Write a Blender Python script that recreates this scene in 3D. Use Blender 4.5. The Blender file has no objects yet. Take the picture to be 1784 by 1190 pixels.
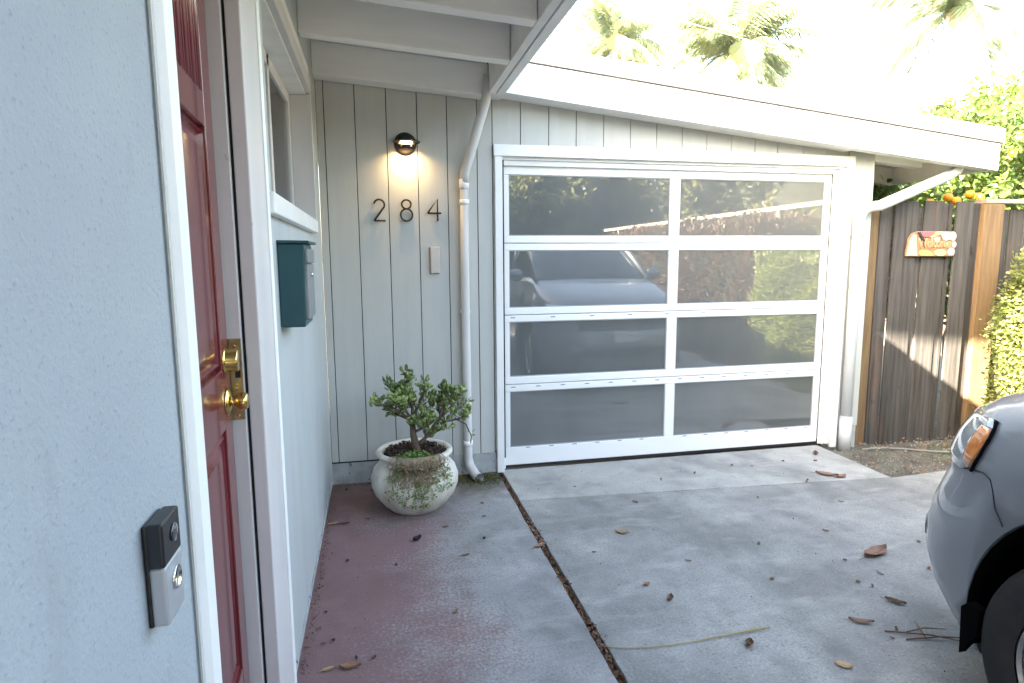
import bpy, bmesh, math, random
import numpy as np
from mathutils import Vector, Matrix
R = math.radians
random.seed(7)
sc = bpy.context.scene
C = sc.collection

# ---------------------------------------------------------------- camera
YAW, PITCH, ROLL, FPX, CAMH = 0.21445, 0.13276, -0.00612, 1077.3, 1.58
cam = bpy.data.cameras.new("camera"); co = bpy.data.objects.new("camera", cam); C.objects.link(co)
sc.camera = co
fw = Vector((math.sin(YAW)*math.cos(PITCH), math.cos(YAW)*math.cos(PITCH), -math.sin(PITCH)))
rt0 = Vector((math.cos(YAW), -math.sin(YAW), 0)); up0 = rt0.cross(fw)
rt = math.cos(ROLL)*rt0 + math.sin(ROLL)*up0
up = -math.sin(ROLL)*rt0 + math.cos(ROLL)*up0
m = Matrix(((rt.x, up.x, -fw.x, 0), (rt.y, up.y, -fw.y, 0), (rt.z, up.z, -fw.z, CAMH), (0, 0, 0, 1)))
co.matrix_world = m
cam.sensor_width = 36; cam.sensor_fit = 'HORIZONTAL'; cam.lens = FPX/1784*36
cam.clip_start = 0.05; cam.clip_end = 2000

# ---------------------------------------------------------------- sky, sun, exposure
SUN_D = Vector((2.0, 1.0, -1.24)).normalized()          # direction the light travels
w = bpy.data.worlds.new("World"); sc.world = w; w.use_nodes = True
nt = w.node_tree; nt.nodes.clear()
sky = nt.nodes.new('ShaderNodeTexSky'); sky.sky_type = 'NISHITA'; sky.sun_disc = False
sky.sun_elevation = math.asin(-SUN_D.z); sky.sun_rotation = math.atan2(-SUN_D.x, -SUN_D.y) % (2*math.pi)
sky.air_density = 1.0; sky.dust_density = 3.0; sky.ozone_density = 1.0
bg = nt.nodes.new('ShaderNodeBackground'); bg.inputs[1].default_value = 0.105
wo = nt.nodes.new('ShaderNodeOutputWorld')
nt.links.new(sky.outputs[0], bg.inputs[0]); nt.links.new(bg.outputs[0], wo.inputs[0])
sl = bpy.data.lights.new("sun", 'SUN'); sl.energy = 4.6; sl.angle = R(0.5); sl.color = (1, .965, .91)
so = bpy.data.objects.new("sun", sl); C.objects.link(so); so.location = (-8, -4, 8)
so.rotation_euler = SUN_D.to_track_quat('-Z', 'Y').to_euler()
sc.view_settings.view_transform = 'Standard'; sc.view_settings.look = 'None'
sc.view_settings.gamma = 1; sc.view_settings.use_curve_mapping = False
sc.view_settings.exposure = 4.32
sc.view_settings.use_white_balance = True
sc.view_settings.white_balance_temperature = 8000; sc.view_settings.white_balance_tint = 8
sc.render.engine = 'CYCLES'

# ---------------------------------------------------------------- materials
MATS = {}
def mat(name, col, col2=None, rough=.6, scale=4, stretch=(1, 1, 1), detail=6, lo=.35, hi=.65, bump=0, bscale=60,
        bstretch=None, metal=0, spec=.5, coat=0, spots=None, obvar=0, transl=None, emit=None, ior=1.5, bdist=.002):
    if name in MATS: return MATS[name]
    M = bpy.data.materials.new(name); MATS[name] = M; M.use_nodes = True
    n = M.node_tree.nodes; l = M.node_tree.links
    b = n['Principled BSDF']; out = n['Material Output']
    b.inputs['Roughness'].default_value = rough; b.inputs['Metallic'].default_value = metal
    b.inputs['IOR'].default_value = ior
    b.inputs['Specular IOR Level'].default_value = spec; b.inputs['Coat Weight'].default_value = coat
    b.inputs['Coat Roughness'].default_value = .04
    tc = n.new('ShaderNodeTexCoord')
    def noise(s, st, det=6, r=.55):
        mp = n.new('ShaderNodeMapping'); mp.inputs['Scale'].default_value = st
        l.new(tc.outputs['Object'], mp.inputs[0])
        t = n.new('ShaderNodeTexNoise'); t.inputs['Scale'].default_value = s; t.inputs['Detail'].default_value = det
        t.inputs['Roughness'].default_value = r
        l.new(mp.outputs[0], t.inputs[0]); return t.outputs['Fac']
    def ramp(v, a, c):
        r = n.new('ShaderNodeMapRange'); r.inputs[1].default_value = a; r.inputs[2].default_value = c
        l.new(v, r.inputs[0]); return r.outputs[0]
    def mix(f, a, c, mode='MIX'):
        x = n.new('ShaderNodeMix'); x.data_type = 'RGBA'; x.blend_type = mode
        if isinstance(f, (int, float)): x.inputs[0].default_value = f
        else: l.new(f, x.inputs[0])
        for i, v in ((6, a), (7, c)):
            if isinstance(v, tuple): x.inputs[i].default_value = (*v[:3], 1)
            else: l.new(v, x.inputs[i])
        return x.outputs[2]
    cur = col
    if col2: cur = mix(ramp(noise(scale, stretch, detail), lo, hi), col, col2)
    for sp in (spots or []):        # (color, scale, lo, hi, stretch, strength)
        f = ramp(noise(sp[1], sp[4] if len(sp) > 4 else (1, 1, 1), 4), sp[2], sp[3])
        if len(sp) > 5:
            mm = n.new('ShaderNodeMath'); mm.operation = 'MULTIPLY'; l.new(f, mm.inputs[0]); mm.inputs[1].default_value = sp[5]; f = mm.outputs[0]
        cur = mix(f, cur, sp[0])
    if obvar:
        oi = n.new('ShaderNodeObjectInfo'); hs = n.new('ShaderNodeHueSaturation')
        mr = n.new('ShaderNodeMapRange'); mr.inputs[3].default_value = 1-obvar; mr.inputs[4].default_value = 1+obvar
        l.new(oi.outputs['Random'], mr.inputs[0]); l.new(mr.outputs[0], hs.inputs['Value'])
        if isinstance(cur, tuple): hs.inputs['Color'].default_value = (*cur, 1)
        else: l.new(cur, hs.inputs['Color'])
        cur = hs.outputs[0]
    if isinstance(cur, tuple): b.inputs['Base Color'].default_value = (*cur, 1)
    else: l.new(cur, b.inputs['Base Color'])
    if bump:
        bn = n.new('ShaderNodeBump'); bn.inputs['Strength'].default_value = bump; bn.inputs['Distance'].default_value = bdist
        l.new(noise(bscale, bstretch or stretch, 5, .6), bn.inputs['Height']); l.new(bn.outputs[0], b.inputs['Normal'])
    if emit:
        b.inputs['Emission Color'].default_value = (*emit[0], 1); b.inputs['Emission Strength'].default_value = emit[1]
    if transl:
        tr = n.new('ShaderNodeBsdfTranslucent'); tr.inputs[0].default_value = (*transl[0], 1)
        ms = n.new('ShaderNodeMixShader'); ms.inputs[0].default_value = transl[1]
        l.new(b.outputs[0], ms.inputs[1]); l.new(tr.outputs[0], ms.inputs[2]); l.new(ms.outputs[0], out.inputs[0])
    M['p'] = 1
    return M

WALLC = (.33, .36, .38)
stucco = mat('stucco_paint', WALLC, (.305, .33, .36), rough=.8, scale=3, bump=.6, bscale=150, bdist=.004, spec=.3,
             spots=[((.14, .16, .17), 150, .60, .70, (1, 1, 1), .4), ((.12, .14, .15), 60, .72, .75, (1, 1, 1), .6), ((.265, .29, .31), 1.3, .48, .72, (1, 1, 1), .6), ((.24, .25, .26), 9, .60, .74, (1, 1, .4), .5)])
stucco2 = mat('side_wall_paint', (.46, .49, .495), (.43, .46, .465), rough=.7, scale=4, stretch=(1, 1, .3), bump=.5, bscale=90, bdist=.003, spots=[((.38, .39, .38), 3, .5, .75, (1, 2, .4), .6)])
siding = mat('siding_paint', (.49, .495, .475), (.46, .465, .445), rough=.6, scale=5, stretch=(3, 3, .3), bump=.35, bscale=70, bstretch=(1, 1, .15),
             spots=[((.25, .25, .23), 60, .71, .77, (1, 1, 1), .6), ((.40, .41, .385), 2.2, .55, .75, (1, 1, .4), .5)], obvar=.02)
foundp = mat('foundation_paint', (.42, .44, .445), (.30, .315, .315), rough=.8, scale=9, bump=.6, bscale=50, bdist=.004,
             spots=[((.12, .1, .08), 26, .62, .72)])
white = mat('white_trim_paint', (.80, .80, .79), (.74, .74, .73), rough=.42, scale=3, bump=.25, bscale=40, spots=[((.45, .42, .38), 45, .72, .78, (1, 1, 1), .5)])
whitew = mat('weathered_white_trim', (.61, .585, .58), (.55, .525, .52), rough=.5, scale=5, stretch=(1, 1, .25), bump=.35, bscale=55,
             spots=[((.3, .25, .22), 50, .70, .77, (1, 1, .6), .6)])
beamp = mat('beam_paint', (.82, .81, .78), (.76, .74, .71), rough=.6, scale=4, stretch=(.4, 3, 3), bump=.4, bscale=45, bstretch=(.2, 1, 1),
            spots=[((.25, .22, .17), 30, .70, .78, (.4, 1, 1), .6)])
deckp = mat('soffit_paint', (.66, .65, .62), (.56, .55, .52), rough=.7, scale=4, bump=.3)
gdoor = mat('garage_door_paint', (.82, .82, .82), (.78, .79, .79), rough=.35, scale=2, bump=.08, bscale=30)
redp = mat('red_door_paint', (.165, .024, .028), (.14, .019, .023), rough=.2, scale=3, bump=.16, bscale=55, bstretch=(1, 1, .2), coat=.35,
           spots=[((.30, .07, .07), 5, .55, .8, (1, 1, .3), .4)])
dark = mat('dark_gap', (.012, .012, .012), rough=.9)
inter = mat('interior_dark', (.05, .045, .04), rough=.9)
curt = mat('curtain_cloth', (.30, .27, .22), (.22, .19, .15), rough=.9, scale=9, stretch=(1, 6, .2), bump=.3)
brass = mat('polished_brass', (.80, .58, .22), (.62, .43, .15), rough=.18, scale=20, metal=1)
brassd = mat('worn_brass', (.42, .34, .20), (.25, .2, .12), rough=.4, scale=40, metal=.9, bump=.2)
teal = mat('teal_metal', (.004, .066, .080), (.003, .052, .066), rough=.38, scale=6, bump=.1, bscale=80)
sheeng = mat('grey_sheen_metal', (.24, .26, .27), (.2, .22, .23), rough=.35, scale=10, metal=.3)  # grazing reflection on the teal mailbox front, put into a grey colour
blackp = mat('black_plastic', (.012, .012, .014), rough=.25)
blackm = mat('bronze_black_metal', (.012, .010, .009), (.018, .014, .011), rough=.6, scale=20)
silverp = mat('silver_plastic', (.36, .37, .385), rough=.38, metal=.3)
chrome = mat('bright_metal', (.8, .8, .8), rough=.15, metal=1)
pvc = mat('white_pipe_paint', (.60, .59, .58), (.53, .52, .51), rough=.5, scale=8, stretch=(1, 1, .2), spots=[((.35, .28, .2), 12, .66, .78, (1, 1, .3), .5)])
pvcr = mat('pale_pipe_paint', (.62, .64, .65), (.55, .57, .58), rough=.45, scale=8, stretch=(1, 1, .2))
pvcw = mat('white_collar', (.85, .85, .84), rough=.4)
keyp = mat('beige_plastic', (.55, .50, .46), (.50, .45, .41), rough=.5, scale=4)
potm = mat('white_glaze', (.76, .73, .67), (.66, .62, .54), rough=.38, scale=6, bump=.5, bscale=18,
           spots=[((.33, .26, .18), 9, .52, .74, (1, 1, .6), .7), ((.40, .35, .26), 4, .45, .7, (1, 1, 1), .5), ((.25, .2, .14), 60, .66, .72, (1, 1, 1), .5)])
soil = mat('potting_soil', (.045, .028, .02), (.1, .06, .045), rough=.95, scale=70, bump=1, bscale=90, bdist=.01)
bark = mat('jade_bark', (.16, .11, .08), (.1, .07, .05), rough=.85, scale=30, stretch=(1, 1, .3), bump=.8, bscale=60)
jade = mat('jade_leaf', (.27, .34, .12), (.17, .25, .08), rough=.35, scale=14, obvar=.25, spots=[((.24, .2, .07), 18, .62, .7)])
drys = mat('dry_stem', (.36, .28, .19), (.26, .19, .12), rough=.9, scale=30)
grn = mat('trailing_leaf', (.10, .20, .035), (.16, .25, .06), rough=.5, scale=40)
road = None
darkw = mat('weathered_board', (.026, .0235, .0225), (.078, .072, .069), rough=.85, scale=5, stretch=(6, 6, .3), lo=.30, hi=.72, bump=.9, bscale=26, bstretch=(5, 5, .2), bdist=.004, obvar=.22,
            spots=[((.16, .08, .045), 2.2, .60, .75, (2, 2, .5), .5), ((.02, .015, .012), 9, .66, .72, (1, 1, .6), .8)])
postw = mat('tan_post_wood', (.20, .128, .066), (.14, .088, .046), rough=.75, scale=8, stretch=(5, 5, .4), bump=.5, bscale=30, bstretch=(5, 5, .2), spots=[((.09, .045, .02), 9, .68, .73)])
railw = mat('pale_rail_wood', (.36, .31, .25), (.27, .22, .17), rough=.8, scale=8, stretch=(.4, 5, 5), bump=.5, bscale=30)
roofm = mat('roof_gravel', (.5, .49, .47), (.38, .37, .35), rough=.9, scale=40, bump=.8)
flash = mat('roof_edge_metal', (.22, .217, .205), (.20, .197, .188), rough=.6, scale=4)
dirt = mat('dirt', (.075, .065, .05), (.14, .125, .105), rough=.95, scale=5, bump=1, bscale=60, bdist=.012, detail=9,
           spots=[((.08, .095, .05), 2.5, .5, .64, (1, 1, 1), .7), ((.38, .36, .33), 70, .60, .66, (1, 1, 1), .7)])
leafd = mat('dry_leaf_brown', (.22, .115, .06), (.13, .065, .035), rough=.8, scale=25, obvar=.45)
leafp = mat('dry_leaf_pale', (.42, .29, .16), (.32, .2, .11), rough=.8, scale=25, obvar=.2)
leafr = mat('dry_leaf_russet', (.27, .155, .11), (.2, .105, .075), rough=.8, scale=16)
strawm = mat('straw', (.42, .33, .17), (.3, .25, .11), rough=.8, scale=12)
carp = mat('blue_grey_car_paint', (.125, .14, .165), rough=.38, metal=.25, coat=.8)
carp.node_tree.nodes['Principled BSDF'].inputs['Base Color'].default_value = (.215, .235, .26, 1)
rubber = mat('tyre_rubber', (.014, .014, .015), (.022, .021, .02), rough=.8, scale=20, bump=.3)
alloy = mat('alloy_silver', (.45, .45, .46), rough=.3, metal=.9)
liner = mat('arch_liner', (.0025, .0025, .003), rough=.9, spec=.05)
amber = mat('amber_lens', (.75, .24, .03), (.6, .16, .02), rough=.12, scale=30, coat=1)
lampl = mat('clear_lens', (.42, .46, .47), (.25, .28, .29), rough=.08, scale=14, coat=1, metal=.35)
carglass = mat('car_glass', (.012, .016, .016), rough=.03, coat=1)
grill = mat('grille_black', (.02, .02, .022), rough=.4)
citr = mat('citrus_leaf', (.045, .085, .02), (.10, .135, .04), rough=.3, scale=6, lo=.42, hi=.58, transl=((.22, .32, .08), .28))
hedl = mat('hedge_leaf', (.13, .17, .05), (.27, .28, .12), rough=.4, scale=9, lo=.42, hi=.58, transl=((.36, .42, .13), .3))
darkleaf = mat('dark_leaf', (.08, .105, .05), (.16, .15, .07), rough=.4, scale=1.2, transl=((.28, .28, .12), .42))
brownleaf = mat('brownish_leaf', (.17, .10, .065), (.10, .085, .045), rough=.6, scale=1.5, transl=((.2, .11, .07), .25), spots=[((.3, .06, .1), 12, .66, .7)])
palml = mat('palm_frond', (.13, .20, .14), (.23, .26, .19), rough=.5, scale=3, transl=((.3, .32, .12), .35))
palmt = mat('palm_trunk', (.27, .22, .17), (.2, .16, .12), rough=.9, scale=6, stretch=(1, 1, 4))
trunkm = mat('tree_bark', (.1, .075, .055), (.06, .045, .035), rough=.9, scale=8, bump=.8)
orange = mat('orange_peel', (.75, .28, .02), rough=.45, bump=.2)
panelm = mat('solar_glass', (.01, .012, .03), rough=.1)
cablem = mat('cable', (.5, .5, .5), rough=.6)

def window_glass(name, tint, base_fac):
    M = bpy.data.materials.new(name); M.use_nodes = True; n = M.node_tree.nodes; l = M.node_tree.links
    n.clear(); out = n.new('ShaderNodeOutputMaterial'); g = n.new('ShaderNodeBsdfGlossy'); g.inputs['Roughness'].default_value = .015
    t = n.new('ShaderNodeBsdfTransparent'); t.inputs[0].default_value = (*tint, 1)
    f = n.new('ShaderNodeFresnel'); f.inputs[0].default_value = base_fac
    ms = n.new('ShaderNodeMixShader'); l.new(f.outputs[0], ms.inputs[0]); l.new(t.outputs[0], ms.inputs[1]); l.new(g.outputs[0], ms.inputs[2])
    l.new(ms.outputs[0], out.inputs[0]); return M
winglass = window_glass('window_glass', (.75, .8, .78), 1.6)

# obscure garage pane: clear reflective face over a satin dark backing
pane_m = mat('garage_pane_glass', (.122, .130, .130), (.098, .106, .108), rough=.5, scale=1.6, stretch=(1, 1, .5), detail=9)
_n = pane_m.node_tree.nodes; _l = pane_m.node_tree.links
_b = _n['Principled BSDF']; _b.inputs['Specular IOR Level'].default_value = .3
_g = _n.new('ShaderNodeBsdfGlossy'); _g.inputs['Roughness'].default_value = .016; _g.inputs[0].default_value = (.95, .97, 1, 1)
_f = _n.new('ShaderNodeFresnel'); _f.inputs[0].default_value = 2.35
_ms = _n.new('ShaderNodeMixShader'); _l.new(_f.outputs[0], _ms.inputs[0]); _l.new(_b.outputs[0], _ms.inputs[1]); _l.new(_g.outputs[0], _ms.inputs[2])
_l.new(_ms.outputs[0], _n['Material Output'].inputs[0])

def concrete(name, base, dark_, light_, stain=None, moss=False):
    M = mat(name, base, dark_, rough=.85, scale=1.6, detail=10, lo=.36, hi=.66, bump=.8, bscale=90, bdist=.004,
            spots=[(light_, 3.5, .46, .70, (1, 1, 1), .4), (dark_, 11, .48, .68, (1, 1, 1), .35), (dark_, 75, .48, .60, (1, 1, 1), .45), (light_, 90, .56, .64, (1, 1, 1), .35), ((.11, .11, .108), 1.9, .50, .70, (1, .7, 1), .62), ((.13, .13, .128), 6.5, .54, .72, (1, .8, 1), .45), (light_, 5, .55, .70, (.6, 1.6, 1), .35), (dark_, 130, .50, .60, (1, 1, 1), .5), ((.07, .065, .06), 75, .655, .69, (1, 1, 1), .7)])
    n = M.node_tree.nodes; l = M.node_tree.links; b = n['Principled BSDF']
    src = b.inputs['Base Color'].links[0].from_socket
    tc = n.new('ShaderNodeTexCoord'); sp = n.new('ShaderNodeSeparateXYZ'); l.new(tc.outputs['Object'], sp.inputs[0])
    def math_(op, a, c=None):
        x = n.new('ShaderNodeMath'); x.operation = op; x.use_clamp = False
        for i, v in ((0, a), (1, c)):
            if v is None: continue
            if isinstance(v, (int, float)): x.inputs[i].default_value = v
            else: l.new(v, x.inputs[i])
        return x.outputs[0]
    def mr(v, a, c, lo=0, hi=1):
        r = n.new('ShaderNodeMapRange'); r.inputs[1].default_value = a; r.inputs[2].default_value = c
        r.inputs[3].default_value = lo; r.inputs[4].default_value = hi; l.new(v, r.inputs[0]); return r.outputs[0]
    def nz(s, d=8, r=.6):
        t = n.new('ShaderNodeTexNoise'); t.inputs['Scale'].default_value = s; t.inputs['Detail'].default_value = d; t.inputs['Roughness'].default_value = r
        l.new(tc.outputs['Object'], t.inputs[0]); return t.outputs['Fac']
    if stain:
        # worn red stain: strongest along the house wall, rubbed away toward the driveway
        gx = mr(sp.outputs[0], -.3, .85, 1.25, -.15)
        f = math_('ADD', gx, math_('MULTIPLY', math_('SUBTRACT', nz(2.3), .5), 1.5))
        f = math_('ADD', f, math_('MULTIPLY', math_('SUBTRACT', nz(70), .5), 1.9))
        f = mr(f, .25, .85, 0, .8)
        x = n.new('ShaderNodeMix'); x.data_type = 'RGBA'; l.new(f, x.inputs[0]); l.new(src, x.inputs[6]); x.inputs[7].default_value = (*stain, 1); src = x.outputs[2]
    if moss:
        dx = math_('SUBTRACT', sp.outputs[0], .66); dy = math_('SUBTRACT', sp.outputs[1], 4.3)
        d = math_('SQRT', math_('ADD', math_('MULTIPLY', dx, math_('MULTIPLY', dx, 2.2)), math_('MULTIPLY', dy, dy)))
        f = math_('ADD', mr(d, .12, .52, 1.1, 0), math_('MULTIPLY', math_('SUBTRACT', nz(14), .5), .9))
        f = mr(f, .35, .85, 0, .85)
        x = n.new('ShaderNodeMix'); x.data_type = 'RGBA'; l.new(f, x.inputs[0]); l.new(src, x.inputs[6]); x.inputs[7].default_value = (.07, .072, .035, 1); src = x.outputs[2]
        # damp dirt along the wall foot
        f = math_('ADD', mr(sp.outputs[1], 3.5, 4.38, 0, .95), math_('MULTIPLY', math_('SUBTRACT', nz(8), .5), .9))
        f = mr(f, .3, .9, 0, .75)
        x = n.new('ShaderNodeMix'); x.data_type = 'RGBA'; l.new(f, x.inputs[0]); l.new(src, x.inputs[6]); x.inputs[7].default_value = (.09, .07, .06, 1); src = x.outputs[2]
    l.new(src, b.inputs['Base Color'])
    return M
conc_walk = concrete('walkway_concrete', (.345, .34, .335), (.21, .207, .205), (.48, .475, .465), stain=(.19, .082, .082), moss=True)
conc_drive = concrete('driveway_concrete', (.32, .315, .30), (.185, .184, .178), (.47, .465, .445))
conc_apron = concrete('apron_concrete', (.41, .405, .38), (.30, .297, .28), (.50, .49, .465))

# ---------------------------------------------------------------- helpers
def meta(o, label=None, cat=None, group=None, kind=None):
    for k, v in (('label', label), ('category', cat), ('group', group), ('kind', kind)):
        if v: o[k] = v
    return o
def thing(name, label, cat, loc=(0, 0, 0), group=None):
    o = bpy.data.objects.new(name, None); C.objects.link(o); o.location = loc; o.empty_display_size = .05
    return meta(o, label, cat, group)
def wloc(o):
    v = Vector(o.location)
    while o.parent: o = o.parent; v += Vector(o.location)
    return v
def obj(name, bm, m_, parent=None, smooth=False, kind=None):
    me = bpy.data.meshes.new(name)
    if smooth:
        for f in bm.faces: f.smooth = True
    if parent is not None:
        off = wloc(parent); bmesh.ops.translate(bm, verts=bm.verts, vec=-off)
    bm.to_mesh(me); bm.free(); me.materials.append(m_)
    o = bpy.data.objects.new(name, me); C.objects.link(o)
    if parent is not None: o.parent = parent
    if kind: o['kind'] = kind
    return o
def bevel(o, wd=.004, seg=2):
    b = o.modifiers.new('b', 'BEVEL'); b.width = wd; b.segments = seg; b.limit_method = 'ANGLE'; b.angle_limit = R(40)
    return o
def hexa(bm, P):
    v = [bm.verts.new(p) for p in P]
    for f in ((0, 3, 2, 1), (4, 5, 6, 7), (0, 1, 5, 4), (1, 2, 6, 5), (2, 3, 7, 6), (3, 0, 4, 7)): bm.faces.new([v[i] for i in f])
    return v
def addbox(bm, x0, x1, y0, y1, z0, z1):
    return hexa(bm, [(x0, y0, z0), (x1, y0, z0), (x1, y1, z0), (x0, y1, z0), (x0, y0, z1), (x1, y0, z1), (x1, y1, z1), (x0, y1, z1)])
def box(name, x0, x1, y0, y1, z0, z1, m_, parent=None, bv=0):
    bm = bmesh.new(); addbox(bm, x0, x1, y0, y1, z0, z1); o = obj(name, bm, m_, parent)
    if bv: bevel(o, bv)
    return o
def sbox(name, x0, x1, y0, y1, za, zb, m_, parent=None, bv=0):
    """box along x whose bottom za(x) and top zb(x) slope"""
    bm = bmesh.new()
    hexa(bm, [(x0, y0, za(x0)), (x1, y0, za(x1)), (x1, y1, za(x1)), (x0, y1, za(x0)), (x0, y0, zb(x0)), (x1, y0, zb(x1)), (x1, y1, zb(x1)), (x0, y1, zb(x0))])
    o = obj(name, bm, m_, parent)
    if bv: bevel(o, bv)
    return o
def tube(bm, pts, rad, seg=12, cap=True):
    pts = [Vector(p) for p in pts]; n = len(pts)
    rads = rad if hasattr(rad, '__len__') else [rad]*n
    rings = []; ref = None
    for i, p in enumerate(pts):
        t = (pts[min(i+1, n-1)]-pts[max(i-1, 0)]).normalized()
        if ref is None: ref = t.orthogonal().normalized()
        ref = (ref - t*ref.dot(t)).normalized(); b = t.cross(ref)
        rings.append([bm.verts.new(p + (ref*math.cos(a)+b*math.sin(a))*rads[i]) for a in (2*math.pi*k/seg for k in range(seg))])
    for i in range(n-1):
        for k in range(seg):
            bm.faces.new((rings[i][k], rings[i][(k+1) % seg], rings[i+1][(k+1) % seg], rings[i+1][k]))
    if cap:
        bm.faces.new(rings[0][::-1]); bm.faces.new(rings[-1])
def lathe(bm, prof, cen, axis='Z', seg=48):
    cen = Vector(cen); rings = []
    for r, h in prof:
        ring = []
        for k in range(seg):
            a = 2*math.pi*k/seg
            c, s = math.cos(a)*r, math.sin(a)*r
            v = {'Z': Vector((c, s, h)), 'X': Vector((h, c, s)), 'Y': Vector((s, h, c))}[axis]
            ring.append(bm.verts.new(cen+v))
        rings.append(ring)
    for i in range(len(prof)-1):
        for k in range(seg):
            bm.faces.new((rings[i][k], rings[i][(k+1) % seg], rings[i+1][(k+1) % seg], rings[i+1][k]))
    if prof[0][0] > 1e-6: bm.faces.new(rings[0][::-1])
    if prof[-1][0] > 1e-6: bm.faces.new(rings[-1])
def np_mesh(name, verts, faces, m_, parent=None, kind=None):
    me = bpy.data.meshes.new(name); verts = np.asarray(verts, float)
    if parent is not None: verts = verts - np.array(wloc(parent))
    me.from_pydata(verts.tolist(), [], faces if isinstance(faces, list) else faces.tolist()); me.materials.append(m_)
    o = bpy.data.objects.new(name, me); C.objects.link(o)
    if parent is not None: o.parent = parent
    if kind: o['kind'] = kind
    return o
def leaf_mesh(name, centers, size, m_, parent=None, seed=1, aspect=.5, droop=0.0, kind=None, dirs=None):
    """one folded six-sided leaf per centre"""
    rng = np.random.default_rng(seed); n = len(centers); centers = np.asarray(centers)
    d = rng.normal(size=(n, 3)) if dirs is None else np.asarray(dirs) + rng.normal(size=(n, 3))*.35
    d[:, 2] -= droop; d /= np.linalg.norm(d, axis=1)[:, None]
    u = rng.normal(size=(n, 3)); s = np.cross(d, u); s /= np.linalg.norm(s, axis=1)[:, None]; nn = np.cross(d, s)
    L = size*rng.uniform(.6, 1.25, n)[:, None]; W = L*aspect*.5
    p0 = centers; p1 = centers+d*L*.35+s*W+nn*W*.3; p2 = centers+d*L*.72+s*W*.75+nn*W*.25; p3 = centers+d*L
    p4 = centers+d*L*.72-s*W*.75+nn*W*.25; p5 = centers+d*L*.35-s*W+nn*W*.3
    V = np.stack([p0, p1, p2, p3, p4, p5], 1).reshape(-1, 3)
    b = (np.arange(n)*6)[:, None]
    F = np.concatenate([b+np.array([0, 1, 2, 3]), b+np.array([0, 3, 4, 5])])
    return np_mesh(name, V, F, m_, parent, kind)
def clump_pts(ellipsoids, n_clump, per, cr, seed, shell=.55):
    rng = np.random.default_rng(seed); out = []
    vol = np.array([e[3]*e[4]*e[5] for e in ellipsoids]); vol = vol/vol.sum()
    for e, f in zip(ellipsoids, vol):
        k = max(3, int(n_clump*f))
        v = rng.normal(size=(k, 3)); v /= np.linalg.norm(v, axis=1)[:, None]
        r = shell+(1-shell)*rng.random(k)**.6
        cc = v*r[:, None]*np.array(e[3:6])+np.array(e[0:3])
        q = rng.normal(size=(k, per, 3)); q /= np.linalg.norm(q, axis=2)[..., None]
        rad = cr*rng.uniform(.5, 1.3, (k, 1, 1))
        out.append((cc[:, None, :]+q*rad*rng.random((k, per, 1))**.4).reshape(-1, 3))
    return np.concatenate(out)

# ================================================================ SETTING: ground
bm = bmesh.new()
N = 60
gv = [(x, y) for x in (-400, -60, -8, .2, 3, 6, 12, 60, 400) for y in (-400, -60, -10, 0, 4.6, 10, 60, 400)]
xs = (-400, -60, -8, .2, 3, 6, 12, 60, 400); ys = (-400, -60, -10, 0, 4.6, 10, 60, 400)
g = {(i, j): bm.verts.new((x, y, -.075)) for i, x in enumerate(xs) for j, y in enumerate(ys)}
for i in range(len(xs)-1):
    for j in range(len(ys)-1): bm.faces.new((g[i, j], g[i+1, j], g[i+1, j+1], g[i, j+1]))
meta(obj('ground', bm, dirt), kind='structure')
# dirt patch by the gate, uneven
rng = np.random.default_rng(3)
nx, ny = 60, 40; X = np.linspace(3.6, 6.6, nx); Y = np.linspace(3.62, 4.75, ny)
V = [(x, y, -.045+.012*math.sin(x*3+y*5)+float(rng.normal())*.004) for x in X for y in Y]
F = [(i*ny+j, (i+1)*ny+j, (i+1)*ny+j+1, i*ny+j+1) for i in range(nx-1) for j in range(ny-1)]
meta(np_mesh('dirt_patch', V, F, dirt), kind='structure')

def slab(name, outline_fn, m_):
    """outline: list of (x,y) ccw; edges chipped slightly; rounded arris"""
    pts = outline_fn; rnd = random.Random(len(name)); fine = []
    for i in range(len(pts)):
        a, b_ = Vector(pts[i]), Vector(pts[(i+1) % len(pts)]); k = max(2, int((b_-a).length/.06))
        for j in range(k):
            p = a.lerp(b_, j/k); nrm = Vector((-(b_-a).y, (b_-a).x)).normalized()
            fine.append(p + nrm*(rnd.uniform(-.0015, .004) if j else 0))
    bm = bmesh.new(); top = [bm.verts.new((p.x, p.y, 0)) for p in fine]; bm.faces.new(top)
    r = bmesh.ops.extrude_face_region(bm, geom=bm.faces[:]); 
    vs = [e for e in r['geom'] if isinstance(e, bmesh.types.BMVert)]
    bmesh.ops.translate(bm, verts=vs, vec=(0, 0, -.12))
    bmesh.ops.recalc_face_normals(bm, faces=bm.faces)
    o = obj(name, bm, m_); bevel(o, .004, 2); return meta(o, kind='structure')
slab('walkway', [(-.42, -4), (.852, -4), (.838, 2), (.838, 3.9), (.838, 4.44), (-.42, 4.44)], conc_walk)
slab('driveway', [(.876, -14), (7.5, -14), (7.5, 3.72), (4.7, 3.70), (3.585, 3.612), (.874, 3.80), (.872, 2)], conc_drive)
slab('driveway_apron', [(.874, 3.808), (3.585, 3.62), (3.60, 4.42), (.874, 4.42)], conc_apron)
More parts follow.
